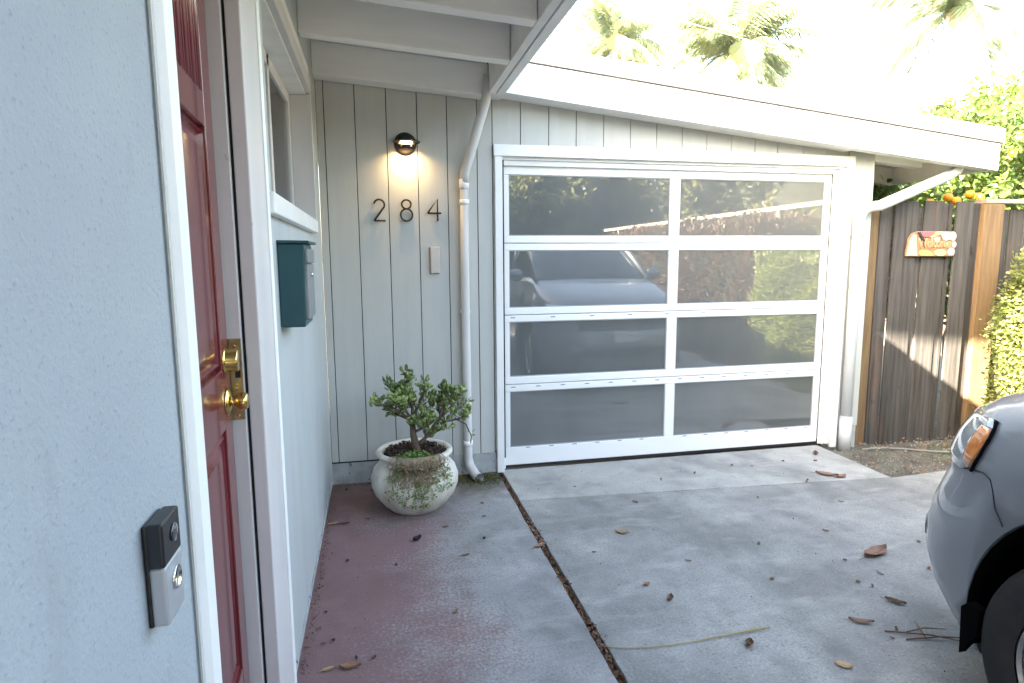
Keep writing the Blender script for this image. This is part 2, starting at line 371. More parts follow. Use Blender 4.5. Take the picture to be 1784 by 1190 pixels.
# debris in the crack
rng = np.random.default_rng(5); pts = []
for i in range(2600):
    y = rng.uniform(-1, 4.3); x = .855+rng.normal()*.009+(.0 if y > 2 else (2-y)*.002)
    pts.append((x, y, -.03+rng.random()*.022))
leaf_mesh('crack_debris', pts, .018, leafd, seed=4, aspect=.6, kind='stuff')
bm = bmesh.new(); addbox(bm, .835, .877, -4, 4.4, -.07, -.028); meta(obj('crack_soil', bm, soil), kind='structure')
cr = []
for i in range(170):
    y = rng.choice([3.48, 3.15, 2.3, 2.2, 3.3, 2.75])+rng.normal()*.05; cr.append((.857+rng.normal()*.012, y, -.004+rng.random()*.012))
leaf_mesh('litter_in_crack', cr, .022, leafr, seed=8, aspect=.5, kind='stuff')
# grit and small litter at wall foot, moss tufts by the downspout
pts = [(rng.uniform(-.34, .84), 4.36-abs(rng.normal())*.03, .002) for _ in range(500)]+[(-.338+abs(rng.normal())*.018, rng.uniform(2.3, 4.35), .002) for _ in range(350)]
leaf_mesh('wall_foot_grit', pts, .012, leafd, seed=9, kind='stuff')
pts = [(.68+rng.normal()*.09, 4.27+rng.normal()*.055, .0) for _ in range(2200)]
pts = [p for p in pts if p[0] < .835 and p[1] < 4.37]
mossm = mat('moss_green', (.07, .085, .025), (.12, .11, .05), rough=.9, scale=30)
leaf_mesh('moss_patch', pts, .012, mossm, seed=10, kind='stuff', dirs=[(0, 0, .6)]*len(pts))
pts = [(rng.uniform(3.62, 5.0), rng.uniform(3.68, 4.45), -.035+.012*rng.random()) for _ in range(650)]
gravm = mat('grit_stone', (.3, .28, .25), (.16, .15, .13), rough=.9, scale=20)
leaf_mesh('dirt_grit', pts, .016, gravm, seed=11, kind='stuff', aspect=.9)
pts = [(rng.uniform(3.62, 5.2), rng.uniform(3.68, 4.5), -.03+.012*rng.random()) for _ in range(110)]
leaf_mesh('dirt_leaf_litter', pts, .035, leafd, seed=12, kind='stuff', aspect=.55)

# ================================================================ HOUSE, left wing
YB = 4.385
zb1 = lambda x: 2.715-.07*x           # underside of the entry roof beams
zg = lambda x: 2.762-.10*x            # underside of the garage roof edge
house = thing('house_wall', 'pale blue-grey stucco wall in the left foreground beside the red door', 'wall', (-.25, 0, 0))
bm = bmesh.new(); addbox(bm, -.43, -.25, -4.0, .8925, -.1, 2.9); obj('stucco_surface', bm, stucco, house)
# casing on the near side of the door
cas = thing('door_frame', 'white door frame and wide casings around the recessed red front door', 'door frame', (-.3, 1.3, 0))
bm = bmesh.new()
hexa(bm, [(-.25, .842, 0), (-.236, .85, 0), (-.236, .888, 0), (-.25, .893, 0), (-.25, .842, 2.9), (-.236, .85, 2.9), (-.236, .888, 2.9), (-.25, .893, 2.9)])
obj('casing', bm, white, cas)
bm = bmesh.new(); addbox(bm, -.245, -.2445, .832, .842, 0, 2.9); obj('caulk_line', bm, mat('caulk', (.45, .44, .42), rough=.7), cas)
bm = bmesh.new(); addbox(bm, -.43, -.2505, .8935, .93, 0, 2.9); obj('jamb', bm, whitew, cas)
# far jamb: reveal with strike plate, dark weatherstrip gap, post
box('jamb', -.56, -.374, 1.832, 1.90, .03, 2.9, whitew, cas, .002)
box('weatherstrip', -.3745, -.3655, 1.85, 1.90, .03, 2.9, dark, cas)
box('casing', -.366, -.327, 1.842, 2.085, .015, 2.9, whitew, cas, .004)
bm = bmesh.new()
hexa(bm, [(-.36, 2.086, .015), (-.3235, 2.086, .015), (-.318, 2.10, .015), (-.36, 2.19, .015), (-.36, 2.086, 2.9), (-.3235, 2.086, 2.9), (-.318, 2.10, 2.9), (-.36, 2.19, 2.9)])
obj('backband', bm, white, cas)
box('sill', -.60, -.30, .93, 1.99, -.02, .018, foundp, cas, .003)
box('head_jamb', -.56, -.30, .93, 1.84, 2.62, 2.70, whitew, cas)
sp_ = box('strike_plate', -.408, -.3745, 1.8265, 1.8315, 1.135, 1.365, brassd, cas, .001)
box('latch_hole', -.394, -.380, 1.8255, 1.8268, 1.255, 1.31, dark, sp_)
box('latch_hole', -.396, -.382, 1.8255, 1.8268, 1.175, 1.205, dark, sp_)
for zz in (1.345, 1.235, 1.222, 1.148):
    bm = bmesh.new(); lathe(bm, [(0, 0), (.004, 0), (.004, .002), (0, .003)], (-.391, 1.8265, zz), 'Y', 12)
    bmesh.ops.scale(bm, verts=bm.verts, vec=(1, -1, 1), space=Matrix.Translation((0, -1.8265, 0))); obj('screw', bm, brass, sp_)
box('threshold_plate', -.60, -.37, .935, 1.83, .018, .03, brassd, cas)

# the red door, ajar inward. local u = along door, v = up, w = outward
door = thing('front_door', 'red panelled front door standing slightly ajar with brass lock and knob', 'door', (-.362, .935, .03))
dang = math.atan2(-.046, .885)
du = Vector((math.sin(dang), math.cos(dang), 0)); dn = Vector((math.cos(dang), -math.sin(dang), 0))
def dp(u, v, w_): return Vector((-.362, .935, .03))+du*u+dn*w_+Vector((0, 0, v))
def dbox(bm, u0, u1, v0, v1, w0, w1):
    hexa(bm, [dp(u0, v0, w0), dp(u0, v0, w1), dp(u1, v0, w1), dp(u1, v0, w0), dp(u0, v1, w0), dp(u0, v1, w1), dp(u1, v1, w1), dp(u1, v1, w0)])
DW, DH = .886, 2.55
bm = bmesh.new(); dbox(bm, 0, DW, 0, DH, -.044, -.014); obj('door_core', bm, redp, door)
rails = [(0, .42), (1.105, 1.265), (1.88, 1.965), (2.44, DH)]   # heights of rails
stL, stM, stR = (0, .11), (.39, .50), (DW-.098, DW)
for a, b_ in rails:
    bm = bmesh.new(); dbox(bm, .11, DW-.098, a, b_, -.0145, 0); bevel(obj('rail', bm, redp, door), .003)
for a, b_ in (stL, stR):
    bm = bmesh.new(); dbox(bm, a, b_, 0, DH, -.0145, .0004); bevel(obj('stile', bm, redp, door), .003)
for lo_, hi_ in ((.42, 1.105), (1.265, 1.88)):
    bm = bmesh.new(); dbox(bm, stM[0], stM[1], lo_, hi_, -.0145, 0); bevel(obj('muntin', bm, redp, door), .003)
    for u0, u1 in ((.11, stM[0]), (stM[1], stR[0])):
        bm = bmesh.new()                       # raised field with sloping margins
        i = .045
        P = [dp(u0, lo_, -.014), dp(u1, lo_, -.014), dp(u1, hi_, -.014), dp(u0, hi_, -.014)]
        M1 = [dp(u0+.018, lo_+.018, -.0035), dp(u1-.018, lo_+.018, -.0035), dp(u1-.018, hi_-.018, -.0035), dp(u0+.018, hi_-.018, -.0035)]
        M2 = [dp(u0+.022, lo_+.022, -.013), dp(u1-.022, lo_+.022, -.013), dp(u1-.022, hi_-.022, -.013), dp(u0+.022, hi_-.022, -.013)]
        Q = [dp(u0+i+.01, lo_+i+.01, -.004), dp(u1-i-.01, lo_+i+.01, -.004), dp(u1-i-.01, hi_-i-.01, -.004), dp(u0+i+.01, hi_-i-.01, -.004)]
        rings = [[bm.verts.new(p) for p in r_] for r_ in (P, M1, M2, Q)]
        for r0, r1 in zip(rings, rings[1:]):
            for k in range(4): bm.faces.new((r0[k], r0[(k+1) % 4], r1[(k+1) % 4], r1[k]))
        bm.faces.new(rings[-1]); bmesh.ops.recalc_face_normals(bm, faces=bm.faces)
        if bm.faces[-1].normal.dot(dn) < 0: bmesh.ops.reverse_faces(bm, faces=bm.faces)
        obj('raised_panel', bm, redp, door)
bm = bmesh.new(); dbox(bm, DW+.0005, DW+.007, 0, DH, -.04, -.004); obj('edge_seal', bm, dark, door)
# glazed top with close vertical bars
bm = bmesh.new(); dbox(bm, .11, stR[0], 1.965, 2.44, -.013, -.010)
lg = obj('lite', bm, mat('red_tinted_lite', (.03, .008, .012), rough=.04, coat=1), door)
k = 0; u = .125
while u < stR[0]-.01:
    bm = bmesh.new(); tube(bm, [dp(u, 1.962, -.004), dp(u, 2.44, -.004)], .0075 if k % 3 == 0 else .0055, 8); obj('glazing_bar', bm, redp, door, True); u += .021; k += 1
# deadbolt and knob
def axis_lathe(name, prof, u, v, m_):
    bm = bmesh.new(); lathe(bm, [(r_, h) for r_, h in prof], (0, 0, 0), 'X', 28)
    rot = Matrix(((dn.x, -dn.y, 0), (dn.y, dn.x, 0), (0, 0, 1))).to_4x4()
    bmesh.ops.transform(bm, matrix=Matrix.Translation(dp(u, v, 0))@rot, verts=bm.verts)
    return bevel(obj(name, bm, m_, door, True), .0015)
axis_lathe('deadbolt', [(.034, 0), (.034, .004), (.030, .006), (.030, .034), (.027, .037), (0.0001, .037)], DW-.062, 1.285, brass)
axis_lathe('door_knob', [(.038, 0), (.038, .003), (.030, .010), (.013, .013), (.012, .022), (.018, .027), (.024, .035), (.024, .046), (.019, .053), (0.0001, .055)], DW-.06, 1.172, brass)

# far part of the left wall with window opening
YW0, YW1, ZW0, ZW1 = 2.36, 3.76, 1.80, 2.50
sw = thing('side_wall', 'pale stucco side wall with the window and mailbox left of the house number', 'wall', (-.35, 3.3, 0))
X0, X1 = -.52, -.35
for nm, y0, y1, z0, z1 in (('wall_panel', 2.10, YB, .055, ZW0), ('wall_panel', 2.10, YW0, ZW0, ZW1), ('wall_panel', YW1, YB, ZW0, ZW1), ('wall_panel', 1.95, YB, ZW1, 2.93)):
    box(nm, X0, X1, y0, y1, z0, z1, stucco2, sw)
box('screed', -.40, -.343, 2.19, 4.36, .035, .06, foundp, sw, .002)
box('foundation', -.50, -.352, 2.19, 4.38, -.1, .036, foundp, sw)
win = thing('side_window', 'deeply recessed white framed window above the teal mailbox', 'window', (-.35, 3.05, 1.8))
XR = -.435
box('sill', -.45, -.318, 2.20, 3.79, 1.735, 1.805, white, win, .004)
box('head_reveal', XR-.03, -.3505, YW0, YW1, ZW1-.012, ZW1-.0005, beamp, win)
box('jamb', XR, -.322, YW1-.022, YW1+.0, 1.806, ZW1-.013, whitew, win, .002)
box('side_casing', -.3495, -.325, YW1+.0005, YW1+.05, 1.735, ZW1+.08, whitew, win, .003)
box('head_casing', -.3495, -.322, 2.2, YW1, ZW1, ZW1+.075, whitew, win, .003)
box('drip_board', -.3495, -.335, 2.2, YW1+.05, ZW1+.0755, ZW1+.16, beamp, win, .003)
for a, b_ in ((YW0, YW0+.05), (3.0, 3.05), (YW1-.075, YW1-.023)):
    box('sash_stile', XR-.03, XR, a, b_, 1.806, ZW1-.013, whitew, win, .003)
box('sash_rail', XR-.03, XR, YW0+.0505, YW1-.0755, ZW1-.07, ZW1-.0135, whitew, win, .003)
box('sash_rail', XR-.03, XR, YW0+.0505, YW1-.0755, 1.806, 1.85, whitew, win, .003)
gp = box('pane', XR-.018, XR-.014, YW0+.05, YW1-.075, 1.85, ZW1-.07, winglass, win)
bm = bmesh.new()      # pleated curtain behind
ys_ = np.linspace(2.9, 3.74, 60); cv = [[bm.verts.new((XR-.10+.02*math.sin(y*70), y, z)) for z in (1.7, 2.6)] for y in ys_]
for a, b_ in zip(cv, cv[1:]): bm.faces.new((a[0], b_[0], b_[1], a[1]))
obj('curtain', bm, curt, win, True)
bm = bmesh.new()       # rooms behind: keeps daylight out
for a in ((-6, -.55, -4, -3.95), (-6, -5.95, -4, 4.5), (-6, -.55, 4.45, 4.5), (-.62, -.56, -3.9, .92), (-.62, -.56, 1.84, 2.2)):
    addbox(bm, a[0], a[1], a[2], a[3], -.1, 2.9)
addbox(bm, -6, -.561, -4, 4.5, .0, .02)
inn = obj('interior_walls', bm, inter, house)
box('interior_wall', -1.35, -1.30, .9, 4.4, .02, 2.9, mat('hall_wall', (.25, .23, .2), rough=.8), house)

# ================================================================ SIDING WALL with number
wall = thing('siding_wall', 'grey-green grooved board wall carrying the house number and lamp', 'wall', (.25, YB, 0))
box('backing', -.35, .905, YB+.012, YB+.10, .10, 2.95, dark, wall)
box('backing', .905, 3.66, YB+.012, YB+.10, 2.33, 2.72, dark, wall)
box('foundation', -.35, .83, YB+.004, YB+.10, -.1, .150, foundp, wall)
gro = [-.349, -.300, -.103, .101, .304, .507, .714, .822, 1.025, 1.231, 1.435, 1.643, 1.85, 2.057, 2.264, 2.464, 2.669, 2.872, 3.069, 3.299, 3.505, 3.710]
for a, b_ in zip(gro, gro[1:]):
    gp_ = .0027 if b_ != .822 else .0028
    zbot = (.163-.012*(a > .3)) if b_ <= .83 else 2.372
    ztop = lambda x: max(2.665-.07*x, 2.70-.1*x)+.08
    bm = bmesh.new(); x0, x1 = a+gp_, b_-gp_; y0, y1 = YB+random.uniform(-.0012, .0012), YB+.0115
    hexa(bm, [(x0, y0, zbot), (x1, y0, zbot), (x1, y1, zbot), (x0, y1, zbot), (x0, y0, ztop(x0)), (x1, y0, ztop(x1)), (x1, y1, ztop(x1)), (x0, y1, ztop(x0))])
    bevel(obj('siding_board', bm, siding, wall), .0015)
# little corner filler between board at .714-.822/.. and trim bottom
box('siding_board', .8255, .834, YB, YB+.0115, .163, 2.3719, siding, wall)
# right of the garage door
bm = bmesh.new(); hexa(bm, [(3.7135, YB, .16), (3.957, YB, .16), (3.957, YB+.10, .16), (3.7135, YB+.10, .16), (3.7135, YB, zg(3.7135)+.05), (3.957, YB, zg(3.957)+.05), (3.957, YB+.10, zg(3.957)+.05), (3.7135, YB+.10, zg(3.7135)+.05)])
obj('corner_board', bm, siding, wall)
box('foundation', 3.70, 3.95, YB+.004, YB+.10, -.1, .159, foundp, wall)
box('return_wall', 3.85, 3.957, YB+.1005, 10, -.1, 2.30, siding, wall)
box('garage_back', .86, 3.85, 5.2, 5.25, -.1, 2.4, inter, wall)
box('garage_floor', .86, 3.85, 4.52, 5.2, -.09, -.05, inter, wall)

# ================================================================ GARAGE DOOR + its frame
gf = thing('garage_door_frame', 'white wood trim framing the wide garage door', 'door frame', (2.3, 4.36, 0))
box('header', .826, 3.748, 4.352, 4.384, 2.292, 2.371, white, gf, .004)
box('side_trim', .834, .888, 4.358, 4.384, .0, 2.2915, white, gf, .004)
box('side_trim', 3.688, 3.742, 4.358, 4.384, -.01, 2.2915, white, gf, .004)
box('jamb', .834, .887, 4.3845, 4.50, .0, 2.2915, white, gf)
box('jamb', 3.69, 3.742, 4.3845, 4.50, .0, 2.2915, white, gf)
box('head_jamb', .8875, 3.6895, 4.3845, 4.50, 2.2725, 2.33, white, gf)
# stepped stop mouldings, wide at the right side
box('stop', .8875, .905, 4.3995, 4.42, .012, 2.272, white, gf, .003)
box('stop', 3.655, 3.6895, 4.392, 4.42, .012, 2.272, white, gf, .003)
box('stop', 3.628, 3.6545, 4.403, 4.42, .012, 2.272, gdoor, gf, .003)
box('stop', 3.604, 3.6275, 4.411, 4.42, .012, 2.272, gdoor, gf, .003)
box('stop', .9055, 3.6035, 4.399, 4.42, 2.235, 2.272, white, gf, .003)

gd = thing('garage_door', 'white garage door with eight dark reflective glass panes', 'garage door', (2.27, 4.43, 0))
GY = 4.424
secs = [(.062, .591), (.597, 1.112), (1.118, 1.632), (1.638, 2.255)]
gl = [(.165, .596-.016), (.612, .705), None]
panes = [(.165, .578), (.628, 1.093), (1.146, 1.628-.012), (1.66, 2.172)]
panes = [(.166, .590-.0), (.636, .712), ]
rows = [(.030, .648, .166, .596), (.653, 1.168, .708, 1.119), (1.173, 1.690, 1.224, 1.640), (1.695, 2.26, 1.746, 2.176)]
GX0, GX1 = .893, 3.600
px0, px1, px2, px3 = .946, 2.200, 2.281, 3.545
for zi, (z0, z1, p0, p1) in enumerate(rows):
    s_ = box('section_rail', GX0, GX1, GY, GY+.04, z0, p0-.0005, gdoor, gd, .004)
    box('section_rail', GX0, GX1, GY, GY+.04, p1+.0005, z1, gdoor, gd, .004)
    for a, b_ in ((GX0, px0-.0005), (px1+.0005, px2-.0005), (px3+.0005, GX1)):
        box('section_stile', a, b_, GY+.0006, GY+.0394, p0, p1, gdoor, gd, .003)
    for a, b_ in ((px0, px1), (px2, px3)):
        pane = box('pane', a+.0005, b_-.0005, GY+.014, GY+.020, p0+.0005, p1-.0005, pane_m, gd)
        bm = bmesh.new(); t_ = .006
        addbox(bm, a, b_, GY+.008, GY+.0135, p0, p0+t_); addbox(bm, a, b_, GY+.008, GY+.0135, p1-t_, p1)
        addbox(bm, a, a+t_, GY+.008, GY+.0135, p0+t_, p1-t_); addbox(bm, b_-t_, b_, GY+.008, GY+.0135, p0+t_, p1-t_)
        obj('glazing_bead', bm, mat('bead_grey', (.33, .35, .36), rough=.5), pane)
    if zi in (0, 1, 2):          # drain slots in the rails
        n_ = {0: 14, 1: 14, 2: 5}[zi]; zz = {0: z1-.018, 1: z1-.018, 2: p1+.0}[zi]
        zz = z1-.02
        if zi < 2:
            for q in range(n_ if zi == 0 else 9):
                xq = GX0+.06+q*(GX1-GX0-.1)/((n_ if zi == 0 else 9)-0.5)
                if zi == 1 and q > 5: break
                box('drain_slot', xq, xq+.035, GY-.0008, GY+.0, zz, zz+.006, mat('slot_dark', (.16, .16, .165), rough=.8), gd)
    if zi == 0:
        for q in range(14):
            xq = px0+.12+q*.185
            if px1-.05 < xq < px2: continue
            if xq < px3-.04: box('drain_slot', xq, xq+.035, GY-.0008, GY, p0-.008, p0-.002, MATS['slot_dark'], gd)
for z0 in (.6505, 1.1705, 1.6925):
    box('section_joint', GX0+.002, GX1-.002, GY+.012, GY+.03, z0-.0015, z0+.0015, MATS['slot_dark'], gd)
box('bottom_seal', GX0, GX1, GY+.004, GY+.036, .010, .0295, rubber, gd, .004)

# ================================================================ ROOFS
rf = thing('entry_roof', 'open beam eave roof with white fascia above the front door', 'roof', (-.3, 1, 2.7))
BY = [4.20+.07, 3.50, 2.91, 2.32, 1.72, 1.12, .52, -.08, -.68, -1.28, -1.9, -2.5, -3.1]
for i, y in enumerate(BY):
    x1 = .762
    if i == 0:
        sbox('beam', -.349, .77, 4.235, YB-.0125, zb1, lambda x: zb1(x)+.20, beamp, rf, .004)
    else:
        sbox('beam', -.349, x1, y, y+.085, zb1, lambda x: zb1(x)+.20, beamp, rf, .004)
ysb = [YB]+BY[1:]
for i in range(len(BY)-1):    # blocking between beams over the wall
    y1 = 4.234 if i == 0 else BY[i]-.001
    sbox('blocking', -.40, -.352, BY[i+1]+.086, y1, lambda x: zb1(x)-.03, lambda x: zb1(x)+.199, beamp, rf)
for i in range(14):           # tongue and groove decking boards
    y0 = -3.4+i*.5586; y1 = y0+.5586
    sbox('deck_board', -.36, .764, y0+.004, min(y1, 4.384)-.004, lambda x: zb1(x)+.2005, lambda x: zb1(x)+.235, deckp, rf)
box('soffit_filler', .7705, .8835, 4.2005, 4.384, 2.672, 2.80, beamp, rf)
box('fascia', .766, .812, -3.4, 4.197, 2.664, 2.90, beamp, rf, .004)
box('fascia', .818, .872, -3.4, 4.197, 2.660, 2.905, white, rf, .004)
bm = bmesh.new()
hexa(bm, [(-6, -3.5, 3.40), (.90, -3.5, 2.91), (.90, 4.5, 2.91), (-6, 4.5, 3.40), (-6, -3.5, 3.46), (.90, -3.5, 2.955), (.90, 4.5, 2.955), (-6, 4.5, 3.46)])
obj('roof_deck', bm, roofm, rf)
bm = bmesh.new(); addbox(bm, -6, -.53, -3.98, 4.44, 2.905, 2.925); obj('ceiling', bm, inter, rf)

gr = thing('garage_roof', 'low sloping garage roof with bright white fascia and pale metal edge', 'roof', (3, 5, 2.5))
sbox('fascia', .884, 4.96, 4.195, 4.235, zg, lambda x: zg(x)+.212, white, gr, .003)
sbox('roof_edge', .886, 4.985, 4.18, 4.236, lambda x: zg(x)+.2165, lambda x: zg(x)+.33, flash, gr, .004)
for a in (2.62,):
    sbox('edge_seam', a*1.3, a*1.3+.003, 4.1785, 4.18, lambda x: zg(x)+.218, lambda x: zg(x)+.33, MATS['slot_dark'], gr)
sbox('soffit', .884, 3.66, 4.2355, 4.384, lambda x: zg(x)+.006, lambda x: zg(x)+.03, beamp, gr)
sbox('soffit', 3.66, 4.95, 4.2355, 10, lambda x: zg(x)+.15, lambda x: zg(x)+.17, deckp, gr)
sbox('rafter', 3.66, 4.90, 4.2357, 4.30, lambda x: zg(x)+.006, lambda x: zg(x)+.149, beamp, gr)
sbox('lookout', 3.9575, 4.45, 4.42, 4.52, lambda x: zg(x)-.01, lambda x: zg(x)+.149, beamp, gr, .004)
for yy in (5.2, 6.0, 6.8): sbox('lookout', 3.9575, 4.90, yy, yy+.09, lambda x: zg(x)-.01, lambda x: zg(x)+.149, beamp, gr)
bm = bmesh.new(); addbox(bm, 4.905, 4.95, 4.236, 10, 2.27, 2.44); obj('eave_board', bm, beamp, gr)
sbox('roof_deck', .90, 4.97, 4.2365, 10, lambda x: zg(x)+.24, lambda x: zg(x)+.30, roofm, gr)
bm = bmesh.new()
hexa(bm, [(-3, 4.5, 3.1), (.90, 4.5, 2.92), (.90, 10, 2.92), (-3, 10, 3.1), (-3, 4.5, 3.15), (.90, 4.5, 2.97), (.90, 10, 2.97), (-3, 10, 3.15)])
obj('roof_deck', bm, roofm, gr)
bm = bmesh.new()             # triangular cricket where the gravel stop meets the entry eave
v = [bm.verts.new(p) for p in ((.905, 4.19, 2.885), (.905, 4.23, 3.02), (1.16, 4.19, 2.96), (.905, 4.6, 3.02), (1.16, 4.6, 2.96))]
for f in ((0, 2, 1), (1, 2, 4, 3)): bm.faces.new([v[i] for i in f])
obj('flashing_corner', bm, flash, gr)

# unseen slab on posts, added high behind the entry to shade the garage front
so_ = thing('added_shade_slab', 'narrow flat added slab on posts above the main house roof, shading the garage front', 'roof', (-4.5, .5, 3.3))
UZ = lambda x: 5.95-.1*x
sbox('shade_slab', -8.6, -.2, 0, 1.30, UZ, lambda x: UZ(x)+.03, beamp, so_)
for x in (-8.4, -6.4, -4.4, -2.4, -.5):
    sbox('post', x, x+.09, .4, .49, lambda q: 2.9-.07*q, lambda q: UZ(q)-.001, beamp, so_)

# ================================================================ DOWNSPOUTS
d1 = thing('downspout', 'white painted downspout bending down from the eave beside the garage trim', 'downspout', (.61, 4.34, 0))
bm = bmesh.new(); tube(bm, [(.765, 4.20, 2.78), (.762, 4.20, 2.70), (.748, 4.215, 2.62), (.62, 4.335, 2.17), (.614, 4.34, 2.10)], .033, 16); obj('offset_pipe', bm, pvc, d1, True)
bm = bmesh.new(); tube(bm, [(.614, 4.341, 2.12), (.610, 4.341, 1.5), (.614, 4.341, .12), (.625, 4.335, .09)], .030, 16); obj('pipe', bm, pvc, d1, True)
for z0, z1 in ((2.06, 2.125), (1.955, 1.99), (.235, .27)):
    bm = bmesh.new(); lathe(bm, [(.034, z0), (.034, z1)], (.6135, 4.341, 0), 'Z', 20); obj('collar', bm, pvcw, d1, True)
bm = bmesh.new(); tube(bm, [(.614, 4.341, .13), (.622, 4.33, .085), (.652, 4.25, .035), (.672, 4.20, .03)], [.032, .034, .034, .036], 14, cap=False); obj('kickout', bm, pvc, d1, True)
box('pipe_strap', .575, .65, 4.342, 4.3845, 1.20, 1.225, pvc, d1)
d2 = thing('downspout', 'pale downspout with a curved elbow at the right corner next to the wood gate', 'downspout', (3.85, 4.33, 0))
bm = bmesh.new(); P = []
for i in range(9):
    a = i/8; P.append(Vector((3.80, 4.335, 1.82)).lerp(Vector((3.98, 4.335, 1.985)), a)+Vector((-.055*math.sin(math.pi*a), 0, .045*math.sin(math.pi*a))))
P = [Vector((3.802, 4.335, -.02)), Vector((3.80, 4.335, 1.5))]+P+[Vector((4.62, 4.335, 2.235)), Vector((4.70, 4.335, 2.28)), Vector((4.74, 4.335, 2.34))]
tube(bm, P, .043, 16); obj('pipe', bm, pvcr, d2, True)
for z0, z1 in ((.24, .26), (1.74, 1.765)):
    bm = bmesh.new(); lathe(bm, [(.047, z0), (.047, z1)], (3.80, 4.335, 0), 'Z', 20); obj('collar', bm, pvcr, d2, True)
bm = bmesh.new(); lathe(bm, [(.049, -.05), (.049, .25)], (3.802, 4.335, 0), 'Z', 20); obj('lower_sleeve', bm, pvcr, d2, True)

# ================================================================ LAMP, NUMBERS, BOX
lp = thing('wall_lamp', 'round dark bronze wall lamp glowing above the house number', 'lamp', (.225, YB, 2.36))
bm = bmesh.new(); lathe(bm, [(.0001, -.022), (.060, -.022), (.073, -.015), (.076, 0)], (.222, YB, 2.357), 'Y', 40); obj('back_plate', bm, blackm, lp, True)
bm = bmesh.new()      # half dome hood
seg = 32
prof = [(0.0001, .052), (.03, .048), (.055, .033), (.068, .012), (.074, .0)]
lathe(bm, prof, (.225, YB-.045, 2.362), 'Z', seg); lathe(bm, [(.0001, -.001), (.090, -.001), (.092, .002), (.088, .005), (.0001, .006)], (.229, YB-.05, 2.360), 'Z', seg); obj('hood', bm, blackm, lp, True)
bm = bmesh.new(); addbox(bm, .188, .262, YB-.092, YB-.072, 2.346, 2.354); obj('diffuser', bm, mat('lamp_glow', (1, .8, .5), emit=((1, .74, .42), 9)), lp)
bm = bmesh.new(); lathe(bm, [(.060, 2.312), (.066, 2.318), (.070, 2.340), (.068, 2.341), (.062, 2.320)], (.225, YB-.03, 0), 'Z', 32)
bmesh.ops.delete(bm, geom=[v for v in bm.verts if v.co.y > YB-.03], context='VERTS'); obj('lower_band', bm, blackm, lp, True)
bm = bmesh.new(); addbox(bm, .170, .282, YB-.070, YB-.015, 2.335, 2.356); obj('lamp_body', bm, blackm, lp)
ll = bpy.data.lights.new('lamp_bulb', 'AREA'); ll.shape = 'RECTANGLE'; ll.size = .07; ll.size_y = .012; ll.energy = .29; ll.color = (1, .70, .38)
lo2 = bpy.data.objects.new('lamp_bulb', ll); C.objects.link(lo2); lo2.parent = lp; lo2.location = (.0, -.085, -.03); lo2.rotation_euler = (R(-14), 0, 0)

def stroke_number(name, label, paths):
    o = thing(name, label, 'house number', (paths[0][0][0], YB, 1.85), group='house number digits')
    bm = bmesh.new()
    for pth in paths:
        tube(bm, [(x, YB-.022, z) for x, z in pth], .0062, 8)
    bm.verts.ensure_lookup_table()
    obj('numeral', bm, blackm, o, True)
    bm = bmesh.new()
    bm.free()
    for x, z in (paths[0][0], paths[-1][-1]):
        bm = bmesh.new(); tube(bm, [(x, YB-.02, z), (x, YB+.002, z)], .003, 6); obj('stand_off', bm, blackm, o)
    return o
def arc(cx, cz, r, a0, a1, n=16, rz=None): return [(cx+r*math.cos(R(a0+(a1-a0)*i/n)), cz+(rz or r)*math.sin(R(a0+(a1-a0)*i/n))) for i in range(n+1)]
stroke_number('house_number', 'dark metal numeral 2, leftmost digit under the wall lamp', [arc(.036, 1.948, .035, 165, -20, 16, .036)+[(.064, 1.928), (.000, 1.843)], [(.000, 1.843), (.074, 1.843)]])
stroke_number('house_number', 'dark metal numeral 8, middle digit directly under the wall lamp', [arc(.218, 1.954, .031, 0, 360, 24, .030), arc(.218, 1.883, .040, 0, 360, 28, .040)])
stroke_number('house_number', 'dark metal numeral 4, rightmost digit nearest the white downspout', [[(.430, 1.845), (.430, 1.992), (.362, 1.896)], [(.362, 1.896), (.454, 1.896)]])
kb = thing('keypad_box', 'small beige rectangular box mounted below the numeral four', 'keypad', (.405, YB, 1.57))
o = box('cover', .374, .438, YB-.026, YB-.004, 1.483, 1.668, keyp, kb, .006)
box('base', .368, .436, YB-.004, YB-.0005, 1.478, 1.664, mat('box_base', (.2, .19, .18), rough=.6), kb)

# doorbell on near wall
db = thing('video_doorbell', 'black and silver video doorbell mounted on the near stucco wall', 'doorbell', (-.25, .71, 1.25))
box('mount', -.2499, -.2445, .683, .7365, 1.190, 1.304, blackp, db, .002)
bm = bmesh.new(); addbox(bm, -.2445, -.2275, .678, .7350, 1.258, 1.307); bevel(obj('upper_housing', bm, blackp, db), .003, 3)
bm = bmesh.new(); addbox(bm, -.2445, -.2280, .680, .7350, 1.192, 1.2577); bevel(obj('lower_faceplate', bm, silverp, db), .0035, 3)
bm = bmesh.new(); lathe(bm, [(.013, 0), (.013, .0022), (.0112, .0028), (.0108, .0012), (.0001, .0012)], (-.228, .710, 1.234), 'X', 32); obj('button', bm, chrome, db, True)
bm = bmesh.new(); lathe(bm, [(.010, 0), (.010, .0016), (.007, .002), (.0001, .003)], (-.2275, .711, 1.285), 'X', 28); obj('camera_lens', bm, mat('lens_glass', (.01, .012, .02), rough=.04, coat=1), db, True)

